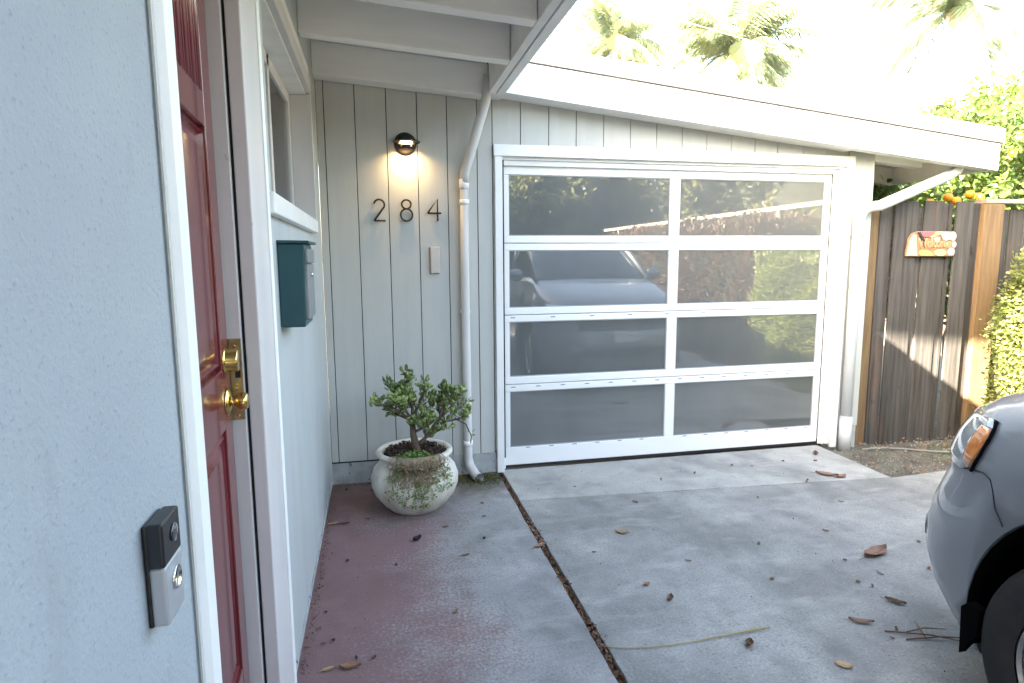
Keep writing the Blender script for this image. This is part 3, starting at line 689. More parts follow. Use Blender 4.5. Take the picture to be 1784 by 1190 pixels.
# mailbox
mb = thing('mailbox', 'dark teal metal mailbox on the wall below the window', 'mailbox', (-.35, 2.52, 1.34))
bm = bmesh.new()
hexa(bm, [(-.349, 2.40, 1.333), (-.262, 2.40, 1.333), (-.262, 2.66, 1.333), (-.349, 2.66, 1.333), (-.349, 2.40, 1.64), (-.254, 2.40, 1.64), (-.254, 2.66, 1.64), (-.349, 2.66, 1.64)])
bevel(obj('body', bm, teal, mb), .004)
bm = bmesh.new(); hexa(bm, [(-.349, 2.392, 1.641), (-.236, 2.392, 1.641), (-.236, 2.668, 1.641), (-.349, 2.668, 1.641), (-.349, 2.392, 1.653), (-.236, 2.392, 1.651), (-.236, 2.668, 1.651), (-.349, 2.668, 1.653)])
bevel(obj('lid', bm, teal, mb), .003)
box('front_door', -.2615, -.247, 2.412, 2.648, 1.36, 1.565, sheeng, mb, .003)
box('slot_flap', -.2565, -.243, 2.412, 2.648, 1.57, 1.622, sheeng, mb, .004)
bm = bmesh.new(); lathe(bm, [(.009, 0), (.009, .006), (.0001, .008)], (-.247, 2.53, 1.525), 'X', 20); obj('lock', bm, chrome, mb, True)

# ================================================================ PLANTER
PC = (.200, 3.87)
pot = thing('flower_pot', 'weathered white round glazed pot on the walkway below the house number', 'pot', (PC[0], PC[1], 0))
prof = [(.0001, .0), (.150, .0), (.165, .008), (.205, .045), (.252, .105), (.274, .165), (.276, .215), (.258, .268), (.226, .305), (.212, .325), (.214, .340), (.232, .352), (.243, .366), (.243, .376), (.232, .386), (.214, .386), (.205, .378), (.198, .362), (.198, .30)]
bm = bmesh.new(); lathe(bm, prof, (PC[0], PC[1], 0), 'Z', 72); obj('body', bm, potm, pot, True)
bm = bmesh.new(); rr = np.random.default_rng(2)
lathe(bm, [(.0001, .372), (.06, .368), (.12, .366), (.17, .362), (.199, .352)], (PC[0], PC[1], 0), 'Z', 60)
for v in bm.verts: v.co.z += rr.normal()*.005
obj('soil', bm, soil, pot, True)
leaf_mesh('soil_chips', [(PC[0]+r_*math.cos(a), PC[1]+r_*math.sin(a), .366+rr.random()*.012) for r_, a in ((.19*math.sqrt(rr.random()), rr.uniform(0, 6.28)) for _ in range(900))], .02, soil, pot, 3, .7, kind='stuff')
# jade plant
jp = thing('jade_plant', 'small jade plant with a branching trunk growing in the white pot', 'plant', (PC[0], PC[1], .36))
base = Vector((.215, 3.84, .36)); tips = []; bm = bmesh.new()
rnd = random.Random(21)
def branch(p, d, L, r, depth):
    pts = [p.copy()]; rads = [r]; q = p.copy(); dd = d.copy()
    for i in range(5):
        dd = (dd+Vector((rnd.uniform(-.22, .22), rnd.uniform(-.22, .22), rnd.uniform(-.1, .16)))).normalized(); q = q+dd*L/5; pts.append(q.copy()); rads.append(r*(1-.09*(i+1)))
        if depth >= 1 and i >= 1: tips.append((q.copy(), dd.copy()))
    tube(bm, pts, rads, 8)
    if depth < 3:
        for k in range(3 if depth else 0):
            a = Vector((rnd.uniform(-1, 1), rnd.uniform(-1, 1), rnd.uniform(-.1, .8))).normalized()
            branch(pts[rnd.choice((2, 3, 4, 5))], (dd*.7+a*.9).normalized(), L*rnd.uniform(.5, .75), r*.5, depth+1)
main = [((-.07, 0, 1), .17, .021), ((.06, .02, 1.05), .14, .02)]
tube(bm, [base+Vector((0, 0, -.02)), base+Vector((-.005, 0, .05)), base+Vector((-.02, 0, .12)), base+Vector((-.025, 0, .22))], [.030, .024, .021, .017], 10)
t1 = base+Vector((-.025, 0, .22))
for p, d, L, r in ((t1, (-.75, -.1, .5), .17, .011), (t1, (-.1, .1, 1), .19, .012), (t1, (.55, .1, .75), .19, .012), (t1, (-.35, -.3, .9), .16, .010), (t1+Vector((.005, 0, -.08)), (.9, .0, .28), .14, .010),
                   (base+Vector((.0, 0, .05)), (.75, -.05, .75), .20, .015), (base+Vector((.10, 0, .16)), (.6, -.2, .8), .17, .010), (base+Vector((.12, 0, .18)), (.95, 0, .2), .17, .009), (base+Vector((.14, .0, .2)), (.3, 0, .9), .15, .009), (t1, (-.9, 0, .15), .14, .009)):
    branch(Vector(p), Vector(d).normalized(), L, r, 1)
tube(bm, [base+Vector((.24, -.02, .22)), base+Vector((.31, -.03, .18)), base+Vector((.345, -.03, .10)), base+Vector((.34, -.03, .05))], [.006, .005, .004, .003], 6)
obj('trunk', bm, bark, jp, True)
tips += [(base+Vector((.33, -.03, .14)), Vector((.3, 0, -.6))), (base+Vector((.345, -.03, .11)), Vector((.5, 0, -.3)))]
def jade_leaf(L):
    b = bmesh.new(); W = L*.36; T = L*.11
    ring = [(0, .12), (.25, .6), (.55, 1), (.82, .78), (1, .1)]
    rows_ = []
    for t_, w_ in ring:
        rows_.append([b.verts.new((t_*L, s*W*w_, z*T*w_+L*.25*t_*t_)) for s, z in ((-1, 0), (0, .8), (1, 0), (0, -.8))])
    for a, c in zip(rows_, rows_[1:]):
        for k in range(4): b.faces.new((a[k], a[(k+1) % 4], c[(k+1) % 4], c[k]))
    b.faces.new(rows_[-1]); 
    for f in b.faces: f.smooth = True
    me = bpy.data.meshes.new('jade_leaf'); b.to_mesh(me); b.free(); me.materials.append(jade); return me
jl = [jade_leaf(L) for L in (.026, .036, .046)]
placed = []
for (p, d) in tips:
    for _ in range(rnd.choice((1, 2, 3))):
        a = Vector((rnd.uniform(-1, 1), rnd.uniform(-1, 1), rnd.uniform(-.4, 1))).normalized()
        dd = (a+d*.5).normalized(); placed.append((p+dd*.005+Vector((rnd.uniform(-.008, .008), rnd.uniform(-.008, .008), rnd.uniform(-.008, .008))), dd))
rnd.shuffle(placed); placed.sort(key=lambda t: t[0].y); LIM = 290
jloc = wloc(jp)
for p, d in placed[:LIM]:
    o = bpy.data.objects.new('leaf', rnd.choice(jl)); C.objects.link(o); o.parent = jp; o.location = p-jloc
    o.rotation_euler = (d.to_track_quat('X', 'Z')@Matrix.Rotation(rnd.uniform(-1.2, 1.2), 3, 'X').to_quaternion()).to_euler()
bmm = bmesh.new()
for p, d in placed[LIM:]:
    me = rnd.choice(jl); nv = len(bmm.verts); bmm.from_mesh(me); bmm.verts.ensure_lookup_table()
    q = (d.to_track_quat('X', 'Z')@Matrix.Rotation(rnd.uniform(-1.2, 1.2), 3, 'X').to_quaternion()).to_matrix().to_4x4()
    bmesh.ops.transform(bmm, matrix=Matrix.Translation(p)@q, verts=bmm.verts[nv:])
if len(bmm.verts): obj('leaf_mass', bmm, jade, jp, True, kind='stuff')
# trailing plant spilling over the front of the pot
tp = thing('trailing_plant', 'half dried trailing plant spilling over the front of the white pot', 'plant', (PC[0], PC[1]-.2, .37))
def pot_r(z):
    for (r0, z0), (r1, z1) in zip(prof[2:13], prof[3:14]):
        if z0 <= z <= z1: return r0+(r1-r0)*(z-z0)/(z1-z0)
    return .245 if z > .33 else .17
bm = bmesh.new(); rnd = random.Random(5); ends = []; drycards = []
for i in range(300):
    a = R(rnd.gauss(-88, 17)); a = max(R(-135), min(R(-40), a)); z = .385; a0 = a; pts = [(PC[0]+.16*math.cos(a), PC[1]+.16*math.sin(a), .375), (PC[0]+.235*math.cos(a), PC[1]+.235*math.sin(a), .395)]
    zend = rnd.uniform(.23, .345) if i > 12 else rnd.uniform(.09, .2)
    while z > zend:
        z -= .016; a += rnd.gauss(0, .035); rr_ = (.25 if z > .335 else pot_r(z))+rnd.uniform(.003, .008 if i <= 12 else .02)
        p = (PC[0]+rr_*math.cos(a), PC[1]+rr_*math.sin(a), z); pts.append(p)
        if rnd.random() < .55: drycards.append(p)
    tube(bm, pts, .0014, 4, cap=False); ends.append((pts[-1], i)); 
    if i <= 12: ends += [(pts[k_], i) for k_ in range(3, len(pts), 4)]
obj('stems', bm, drys, tp, kind='stuff')
leaf_mesh('dry_leaves', [tuple(np.array(p)+np.random.default_rng(i).normal(size=3)*.006) for i, p in enumerate(drycards)], .017, drys, tp, 6, .5, kind='stuff')
gl_ = []
for p, i in ends:
    if i <= 12 or rnd.random() < .035:
        for _ in range(6): gl_.append((p[0]+rnd.gauss(0, .011), p[1]-.004+rnd.gauss(0, .006), p[2]+rnd.gauss(0, .012)))
for _ in range(320): a = R(rnd.gauss(-92, 14)); r_ = rnd.uniform(.12, .24); gl_.append((PC[0]+r_*math.cos(a), PC[1]+r_*math.sin(a), .385+rnd.random()*.022))
for _ in range(300): a = R(rnd.choice((-120, -60, -88, -45))+rnd.gauss(0, 5)); z = rnd.choice((.29, .26, .2, .32))+rnd.gauss(0, .012); r_ = pot_r(min(z, .33))+.012; gl_.append((PC[0]+r_*math.cos(a), PC[1]+r_*math.sin(a), z))
leaf_mesh('green_leaves', gl_, .015, grn, tp, 7, .75, kind='stuff')

# ================================================================ FENCE AND GATE
fe = thing('wood_fence', 'weathered dark board fence with tan posts right of the garage', 'fence', (4.8, 4.45, 0))
FY = 4.45
def fboard(x0, x1, y0, z0, z1, th=.018):
    o = box('board', x0, x1, y0, y0+th, z0, z1, darkw, fe, .002)
    return o
fboard(4.13, 4.25, FY+.022, -.05, 2.02)
fboard(4.243, 4.468, FY-.010, -.06, 2.035)
fboard(4.472, 4.545, FY+.02, -.06, 2.00)
fboard(4.548, 4.745, FY+.004, -.055, 2.045)
fboard(4.752, 4.85, FY+.018, -.055, 2.02)
fboard(4.795, 4.822, FY+.002, -.055, 2.03, .014)
fboard(4.858, 5.026, FY-.014, -.045, 2.04)
fboard(5.03, 5.15, FY+.03, -.045, 2.035)
box('post', 4.00, 4.135, FY+.04, FY+.12, -.06, 2.03, postw, fe, .004)
box('post', 5.145, 5.355, FY-.015, FY+.09, -.06, 2.03, postw, fe, .005)
x = 5.36
while x < 9.5:
    wd = random.uniform(.15, .19); box('board', x+.004, x+wd-.006, FY+.06+random.uniform(0, .012), FY+.078, -.05, 1.985, darkw, fe, .002); x += wd
box('top_rail', 5.145, 9.6, FY-.02, FY+.09, 2.032, 2.068, railw, fe, .003)
box('bottom_rail', 5.356, 9.6, FY+.0, FY+.055, .19, .262, railw, fe, .003)
# welcome plaque
pq = thing('welcome_sign', 'colourful carved wooden Welcome plaque hung on the weathered gate', 'sign', (4.6, 4.43, 1.68))
PX0, PX1, PZ0, PZ1 = 4.352, 4.842, 1.580, 1.790
def plaque_shape(name, pts, m_, y0=4.405, y1=4.428, bv=.003):
    bm = bmesh.new(); f = bm.faces.new([bm.verts.new((PX0+u*(PX1-PX0), y1, PZ0+v*(PZ1-PZ0))) for u, v in pts])
    r = bmesh.ops.extrude_face_region(bm, geom=[f]); bmesh.ops.translate(bm, verts=[e for e in r['geom'] if isinstance(e, bmesh.types.BMVert)], vec=(0, y0-y1, 0))
    bmesh.ops.recalc_face_normals(bm, faces=bm.faces); o = obj(name, bm, m_, pq); bevel(o, bv); return o
def pm(n_, c): c = tuple(q*.72 for q in c); return mat(n_, c, rough=.5, scale=20, bump=.2)
plaque_shape('board', [(.0, 0), (1, 0), (1, .9), (.97, 1), (.22, 1), (.10, .92), (.03, .7)], pm('plaque_terracotta', (.42, .21, .12)), 4.415, 4.432)
blob = lambda cx, cy, rx, ry, n=18, a0=0: [(cx+rx*math.cos(2*math.pi*i/n+a0), cy+ry*math.sin(2*math.pi*i/n+a0)) for i in range(n)]
plaque_shape('pink_shape', [(.01, .02), (.22, .02), (.19, .45), (.17, .85), (.12, .88), (.06, .7), (.03, .4)], pm('plaque_pink', (.62, .42, .36)))
plaque_shape('rose_shape', [(.24, .97), (.54, .98), (.46, .78), (.36, .75), (.28, .8)], pm('plaque_rose', (.50, .14, .16)))
plaque_shape('yellow_shape', [(.44, .76), (.55, .88), (.57, .98), (.71, .98), (.69, .86), (.58, .82), (.5, .74)], pm('plaque_yellow', (.66, .56, .25)))
plaque_shape('grey_shape', blob(.79, .80, .105, .185), pm('plaque_grey', (.40, .41, .41)))
plaque_shape('cream_shape', blob(.93, .80, .07, .18), pm('plaque_cream', (.62, .60, .48)), 4.407, 4.428)
plaque_shape('white_shape', blob(.60, .68, .055, .10), pm('plaque_white', (.6, .55, .5)), 4.404, 4.428)
plaque_shape('orange_shape', [(.27, .02), (.57, .01), (.50, .17), (.40, .26), (.29, .26), (.25, .12)], pm('plaque_orange', (.66, .42, .16)))
plaque_shape('green_shape', blob(.69, .14, .12, .14), pm('plaque_green', (.50, .54, .26)))
plaque_shape('lilac_shape', blob(.92, .18, .075, .16), pm('plaque_lilac', (.46, .40, .46)), 4.407, 4.428)
plaque_shape('black_stroke', [(.185, .95), (.235, .97), (.345, .62), (.31, .58)], pm('plaque_black', (.03, .035, .045)), 4.399, 4.415)
plaque_shape('cream_shape', blob(.97, .47, .04, .12), MATS['plaque_cream'], 4.406, 4.428)
cu = bpy.data.curves.new('lettering', 'FONT'); cu.body = "Welcome"; cu.size = .105; cu.extrude = .004; cu.bevel_depth = .0012; cu.align_x = 'CENTER'; cu.offset = .001
to = bpy.data.objects.new('lettering_tmp', cu); C.objects.link(to)
bpy.context.view_layer.update()
me = bpy.data.meshes.new_from_object(to.evaluated_get(bpy.context.evaluated_depsgraph_get())); bpy.data.objects.remove(to)
lt = bpy.data.objects.new('lettering', me); C.objects.link(lt); lt.parent = pq; me.materials.clear(); me.materials.append(pm('plaque_letter', (.48, .30, .17)))
lt.location = Vector((PX0+.56*(PX1-PX0), 4.409, PZ0+.36*(PZ1-PZ0)))-wloc(pq); lt.rotation_euler = (R(90), 0, 0); lt.scale = (.78, 1.05, 1)
plaque_shape('letter_field', [(.20, .28), (.94, .25), (.94, .62), (.44, .70), (.2, .74)], pm('plaque_tan', (.40, .22, .12)), 4.4135, 4.4148, .0005)

# ================================================================ CAR
car = thing('parked_car', 'blue-grey SUV parked on the driveway facing the garage door', 'car', (2.86, .0, 0))
CX = 2.86
# z level: half width, front y, rear y, corner exponent
LV = [(.24, .96, 1.957, -2.7, 3.0), (.30, .975, 2.015, -2.75, 3.0), (.36, .985, 2.076, -2.78, 3.0), (.46, .99, 2.125, -2.85, 3.0), (.56, .99, 2.127, -2.88, 3.0), (.66, .99, 2.101, -2.88, 3.0), (.72, .988, 2.072, -2.88, 3.0),
      (.80, .985, 2.036, -2.86, 3.0), (.88, .982, 2.031, -2.85, 3.0), (.96, .97, 1.996, -2.83, 3.0), (1.02, .955, 1.949, -2.82, 3.0), (1.07, .935, 1.879, -2.81, 3.0), (1.11, .915, 1.781, -2.80, 3.0), (1.15, .895, 1.659, -2.79, 3.0), (1.19, .875, 1.495, -2.78, 3.0),
      (1.24, .855, 1.28, -2.77, 3.0), (1.29, .84, 1.02, -2.76, 3.2), (1.32, .80, .85, -2.70, 3.2)]
def outline(W, yf, yr, ex, n=26):
    ym = 1.05 if yf > 1.4 else yf-.35
    out = []
    for i in range(n+1):              # front arc from right side to left side
        a = math.pi*i/n
        c, s = math.cos(a), math.sin(a)
        out.append((CX+W*math.copysign(abs(c)**(2/ex), c), ym+(yf-ym)*abs(s)**(2/ex)))
    for i in range(1, 18): out.append((CX-W, ym+(yr+.5-ym)*i/18))
    for i in range(n+1):
        a = math.pi+math.pi*i/n
        c, s = math.cos(a), math.sin(a)
        out.append((CX+W*math.copysign(abs(c)**(2/ex), c), yr+.5-.5*abs(s)**(2/ex)))
    for i in range(1, 18): out.append((CX+W, yr+.5+(ym-yr-.5)*i/18))
    return out
bm = bmesh.new(); rings = []
for z, W, yf, yr, ex in LV: rings.append([bm.verts.new((x, y, z)) for x, y in outline(W, yf, yr, ex)])
for r0, r1 in zip(rings, rings[1:]):
    for k in range(len(r0)): bm.faces.new((r0[k], r0[(k+1) % len(r0)], r1[(k+1) % len(r0)], r1[k]))
bm.faces.new(rings[0][::-1]); bm.faces.new(rings[-1])
body = obj('body', bm, carp, car, True)
cuts = []
WY, WR = 1.165, .355
AY = 1.10
bm = bmesh.new()
for yc in (AY, -1.95):
    for xa, xb in ((CX-1.2, CX-.62), (CX+.62, CX+1.2)):
        lathe(bm, [(.0001, 0), (.488, 0), (.488, xb-xa), (.0001, xb-xa)], (xa, yc, .40), 'X', 64)
bmesh.ops.translate(bm, verts=bm.verts, vec=(0, 0, 0))
cm = bpy.data.meshes.new('cutter'); bm.to_mesh(cm); bm.free(); cutter = bpy.data.objects.new('cutter', cm); C.objects.link(cutter)
body_w = body.location.copy(); cutter.location = (0, 0, 0)
bpy.context.view_layer.update()
md = body.modifiers.new('arch', 'BOOLEAN'); md.operation = 'DIFFERENCE'; md.object = cutter; md.solver = 'EXACT'
bpy.context.view_layer.update()
me = bpy.data.meshes.new_from_object(body.evaluated_get(bpy.context.evaluated_depsgraph_get())); body.modifiers.clear(); body.data = me
bpy.data.objects.remove(cutter)
# liner inside arches and wheels
for yc in (WY, -1.95):
    for sgn in (-1, 1):
        bm = bmesh.new(); xi = CX+sgn*.63
        lathe(bm, [(.0001, 0), (.486, 0), (.486, sgn*.315)], (xi, AY if yc > 0 else yc, .40), 'X', 48)
        bmesh.ops.delete(bm, geom=[v for v in bm.verts if v.co.z < .27], context='VERTS'); obj('arch_liner', bm, liner, car)
        bm = bmesh.new(); xo = CX+sgn*.955
        pr = [(.245, 0), (.26, .004), (.285, .008), (.34, .006), (.363, -.012), (.375, -.04), (.375, -.18), (.36, -.21), (.245, -.215)]
        lathe(bm, [(r_, sgn*h) for r_, h in pr], (xo, yc, WR), 'X', 64)
        if len(bm.faces) > 2: bmesh.ops.delete(bm, geom=[f for f in bm.faces if len(f.verts) > 8], context='FACES_ONLY')
        wh = obj('tyre', bm, rubber, car, True)
        bm = bmesh.new(); pr = [(.247, -.006), (.238, .0), (.231, -.012), (.222, -.06)]
        lathe(bm, [(r_, sgn*h) for r_, h in pr], (xo, yc, WR), 'X', 48)
        bmesh.ops.delete(bm, geom=[f for f in bm.faces if len(f.verts) > 8], context='FACES_ONLY')
        for k in range(5):
            a = 2*math.pi*k/5+.3; d = Vector((0, math.cos(a), math.sin(a))); s_ = Vector((0, -d.z, d.y))
            c0 = Vector((xo-sgn*.03, yc, WR)); P = []
            for r_, w_ in ((.03, .05), (.226, .035)):
                for q in (-1, 1): P.append(c0+d*r_+s_*w_*q)
            t_ = Vector((sgn*.02, 0, 0)); hexa(bm, [P[0]-t_, P[1]-t_, P[3]-t_, P[2]-t_, P[0]+t_, P[1]+t_, P[3]+t_, P[2]+t_])
        lathe(bm, [(.06, -.04*sgn), (.06, -.008*sgn), (.0001, -.004*sgn)], (xo, yc, WR), 'X', 24)
        obj('rim', bm, alloy, wh)
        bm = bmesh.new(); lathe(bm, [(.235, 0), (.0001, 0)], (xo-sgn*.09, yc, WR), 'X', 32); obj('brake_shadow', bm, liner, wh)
# greenhouse
GL = [(1.305, .80, .92, -2.72), (1.40, .78, .80, -2.70), (1.60, .735, .48, -2.62), (1.78, .69, .18, -2.52), (1.82, .67, .05, -2.45)]
bm = bmesh.new(); rings = []
for z, W, yf, yr in GL: rings.append([bm.verts.new((x, y, z)) for x, y in outline(W, yf, yr, 6)])
for r0, r1 in zip(rings, rings[1:]):
    for k in range(len(r0)): bm.faces.new((r0[k], r0[(k+1) % len(r0)], r1[(k+1) % len(r0)], r1[k]))
obj('windows', bm, carglass, car, True)
bm = bmesh.new(); rings = []
for z, W, yf, yr in ((1.785, .70, .17, -2.54), (1.83, .68, .08, -2.48), (1.865, .60, -.10, -2.3), (1.88, .40, -.35, -2.0)): rings.append([bm.verts.new((x, y, z)) for x, y in outline(W, yf, yr, 6)])
for r0, r1 in zip(rings, rings[1:]):
    for k in range(len(r0)): bm.faces.new((r0[k], r0[(k+1) % len(r0)], r1[(k+1) % len(r0)], r1[k]))
bm.faces.new(rings[-1]); obj('roof', bm, carp, car, True)
for s_ in (-1, 1):
    bm = bmesh.new(); tube(bm, [(CX+s_*.80, .90, 1.31), (CX+s_*.735, .47, 1.61), (CX+s_*.69, .13, 1.80)], .034, 8); obj('windscreen_pillar', bm, carp, car, True)
    for yy in (-.55, -1.55):
        bm = bmesh.new(); tube(bm, [(CX+s_*.80, yy+.05, 1.31), (CX+s_*.69, yy-.05, 1.80)], .034, 8); obj('side_pillar', bm, carp, car, True)
    bm = bmesh.new(); bmesh.ops.create_icosphere(bm, subdivisions=2, radius=1); bmesh.ops.scale(bm, verts=bm.verts, vec=(.115, .06, .085)); bmesh.ops.translate(bm, verts=bm.verts, vec=(CX+s_*1.0, .62, 1.36)); obj('wing_mirror', bm, carp, car, True)
# decals that follow the body: function gives surface point at level z and angle a
def body_pt(z, t, off=.004):
    """t in 0..1 along the front arc from the left side (t=0) round the nose to the right side (t=1)"""
    for (z0, W0, f0, r0, e0), (z1, W1, f1, r1, e1) in zip(LV, LV[1:]):
        if z0 <= z <= z1: break
    k = (z-z0)/(z1-z0); W = W0+(W1-W0)*k; yf = f0+(f1-f0)*k; ex = e0+(e1-e0)*k
    ym = 1.05 if yf > 1.4 else yf-.35
    def P(tt):
        a = math.pi*(1-tt); c, s = math.cos(a), math.sin(a)
        return Vector((CX+W*math.copysign(abs(c)**(2/ex), c), ym+(yf-ym)*abs(s)**(2/ex), z))
    p = P(t); tg = (P(min(1, t+.004))-P(max(0, t-.004))).normalized(); nrm = Vector((-tg.y, tg.x, 0))
    if nrm.dot(p-Vector((CX, .6, z))) < 0: nrm = -nrm
    return p+nrm*off
def t_for_y(z, y, side=0):
    lo_, hi_ = 0.0, .5
    for _ in range(30):
        m_ = (lo_+hi_)/2
        if body_pt(z, m_, 0).y < y: lo_ = m_
        else: hi_ = m_
    return lo_ if not side else 1-lo_
def patch(name, grid, m_, side=0, off=.005, parent=None, smooth=True):
    """grid rows of (z, y_start, y_end) on the left front corner; surface patch with thickness"""
    bm = bmesh.new(); rows_ = []
    for z, ya, yb in grid:
        ta, tb = t_for_y(z, ya), t_for_y(z, yb); row = []
        for i in range(9):
            t = ta+(tb-ta)*i/8
            if side: t = 1-t
            row.append(bm.verts.new(body_pt(z, t, off)))
        rows_.append(row)
    for a, b_ in zip(rows_, rows_[1:]):
        for i in range(8): bm.faces.new((a[i], a[i+1], b_[i+1], b_[i]))
    bmesh.ops.recalc_face_normals(bm, faces=bm.faces)
    o = obj(name, bm, m_, parent or car, smooth); s = o.modifiers.new('s', 'SOLIDIFY'); s.thickness = .006; s.offset = 0; return o
for side in (0, 1):
    hl = patch('headlight', [(.845, 1.70, 1.97), (.87, 1.645, 2.00), (.90, 1.63, 2.01), (.94, 1.615, 1.99), (.98, 1.603, 1.95), (1.01, 1.60, 1.90), (1.035, 1.61, 1.80)], lampl, side, .006)
    patch('side_marker', [(.868, 1.648, 1.675), (.90, 1.634, 1.692), (.94, 1.618, 1.69), (.98, 1.607, 1.675), (1.01, 1.606, 1.655)], amber, side, .0105, hl)
    patch('lamp_seal', [(.855, 1.637, 1.646), (.90, 1.621, 1.630), (.94, 1.606, 1.615), (.98, 1.594, 1.603), (1.015, 1.590, 1.600), (1.038, 1.60, 1.62)], liner, side, .0065, hl)
    # seam between bumper and wing
    bm = bmesh.new(); sp2 = []
    for z, y in ((.845, 1.70), (.862, 1.64), (.872, 1.59), (.862, 1.555), (.835, 1.54), (.78, 1.52), (.735, 1.48)):
        t = t_for_y(z, y); t = 1-t if side else t; sp2.append(body_pt(z, t, .0003))
    tube(bm, sp2, .0018, 6); obj('panel_seam', bm, mat('seam_dark', (.01, .01, .012), rough=.6), car)
    sg = -1 if not side else 1
    bm = bmesh.new(); fx = CX+sg*.955
    fl_ = [bm.verts.new((fx, y, z)) for y, z in ((1.596, .40), (1.588, .235), (1.562, .285), (1.535, .33), (1.53, .42), (1.57, .43))]
    f_ = bm.faces.new(fl_); r = bmesh.ops.extrude_face_region(bm, geom=[f_]); bmesh.ops.translate(bm, verts=[e for e in r['geom'] if isinstance(e, bmesh.types.BMVert)], vec=(-sg*.03, 0, 0)); bmesh.ops.recalc_face_normals(bm, faces=bm.faces)
    obj('wheel_arch_flap', bm, liner, car)
    # front bumper bulge in body paint and hood seam
    patch('bumper_bulge', [(.46, 1.98, 2.06), (.50, 1.97, 2.07), (.54, 1.98, 2.06)], carp, side, .006)
# grille across nose
bm = bmesh.new(); rows_ = []
for z in (.74, .80, .86, .90, .94):
    rows_.append([bm.verts.new(body_pt(z, .36+.28*i/16, .006)) for i in range(17)])
for a, b_ in zip(rows_, rows_[1:]):
    for i in range(16): bm.faces.new((a[i], a[i+1], b_[i+1], b_[i]))
obj('grille', bm, grill, car)
for z in (.80, .86, .92):
    bm = bmesh.new(); tube(bm, [body_pt(z, .36+.28*i/16, .012) for i in range(17)], .008, 6); obj('grille_bar', bm, chrome if z == .86 else grill, car)
bm = bmesh.new(); rows_ = []
for z in (.40, .47, .54):
    rows_.append([bm.verts.new(body_pt(z, .34+.32*i/16, .006)) for i in range(17)])
for a, b_ in zip(rows_, rows_[1:]):
    for i in range(16): bm.faces.new((a[i], a[i+1], b_[i+1], b_[i]))
obj('lower_intake', bm, grill, car)
box('number_plate', CX-.17, CX+.17, 2.132, 2.145, .60, .72, mat('plate_white', (.7, .7, .68), rough=.4), car, .002)
for s_ in (-1, 1):           # wipers
    bm = bmesh.new(); tube(bm, [(CX+s_*.1, 1.0, 1.325), (CX+s_*.1+.45, .86, 1.40)], .008, 6); obj('wiper', bm, blackp, car)
bm = bmesh.new()
for yy in (.72, -.55, -1.62):
    tube(bm, [(CX-.972, yy, .40), (CX-.988, yy, .75), (CX-.972, yy, 1.0), (CX-.845, yy, 1.27)], .004, 6)
obj('door_seams', bm, MATS['seam_dark'], car)
for yy in (-.35, -1.42): box('door_handle', CX-1.01, CX-.975, yy, yy+.16, .98, 1.01, carp, car, .006)
for s_ in (-1, 1): box('tail_light', CX+s_*.80-.09, CX+s_*.80+.09, -2.90, -2.83, .95, 1.25, mat('tail_red', (.5, .02, .02), rough=.15, coat=1), car, .01)
box('underbody', CX-.6, CX+.6, -2.6, 1.7, .22, .36, liner, car)

# ================================================================ PLANTS BEYOND
def tree(name, label, cat, base, ells, ncl, per, cr, leaf, lm, seed, trunk_r=.12, trunk_h=1.5, group=None, droop=.3, shell=.5, aspect=.5, core=None):
    t = thing(name, label, cat, base, group)
    bm = bmesh.new(); b = Vector(base); r_ = random.Random(seed)
    cz = sum(e[2] for e in ells)/len(ells)
    tube(bm, [b+Vector((0, 0, -.1)), b+Vector((r_.uniform(-.1, .1), 0, trunk_h*.5)), b+Vector((0, r_.uniform(-.1, .1), trunk_h))], [trunk_r*1.3, trunk_r, trunk_r*.8], 10)
    for e in ells:
        p0 = b+Vector((0, 0, trunk_h*r_.uniform(.6, 1))); p1 = Vector(e[:3]); mid = p0.lerp(p1, .5)+Vector((r_.uniform(-.2, .2), r_.uniform(-.2, .2), .1))
        tube(bm, [p0, mid, p1], [trunk_r*.6, trunk_r*.4, trunk_r*.15], 7)
    obj('trunk', bm, trunkm, t, True)
    pts = clump_pts(ells, ncl, per, cr, seed, shell)
    leaf_mesh('crown', pts, leaf, lm, t, seed, aspect, droop)
    return t
# citrus behind the fence
ct = tree('orange_tree', 'sunlit orange tree with yellow-green leaves rising behind the gate', 'tree', (7.4, 6.6, -.07),
     [(5.6, 5.7, 2.05, .9, .8, .75), (6.6, 6.0, 2.5, 1.1, .9, .9), (7.7, 6.2, 2.75, .9, .9, 1.05), (8.3, 6.2, 2.9, .8, .9, .9), (8.6, 6.4, 2.6, 1.2, 1, 1.2), (5.0, 5.8, 1.9, .8, .8, .6), (7.0, 6.2, 1.5, 2.2, .7, .8)],
     1300, 36, .19, .085, citr, 31, .1, 1.2, shell=.5)
rnd = random.Random(3)
oc = wloc(ct)
bm = bmesh.new(); bmesh.ops.create_icosphere(bm, subdivisions=3, radius=.042)
for f in bm.faces: f.smooth = True
om = bpy.data.meshes.new('orange'); bm.to_mesh(om); bm.free(); om.materials.append(orange)
for p in ((5.30, 4.95, 2.13), (5.55, 4.95, 2.16), (5.43, 4.98, 2.10), (5.72, 5.0, 2.14), (5.15, 5.0, 2.08), (6.3, 5.2, 2.6), (7.2, 5.4, 3.0), (6.9, 5.3, 2.4)):
    o = bpy.data.objects.new('orange', om); C.objects.link(o); o.parent = ct; o.location = Vector(p)-oc
tree('leafy_tree', 'tall pale green tree standing behind the orange tree at the right edge', 'tree', (11.5, 10.5, 0), [(12.6, 10, 3.6, 1.2, 1.2, 1.3), (13.6, 10.4, 4.2, 1.3, 1.3, 1.2), (14.5, 10.5, 3.8, 1.6, 1.3, 1.6)], 420, 34, .3, .15, citr, 33, .14, 2.2)
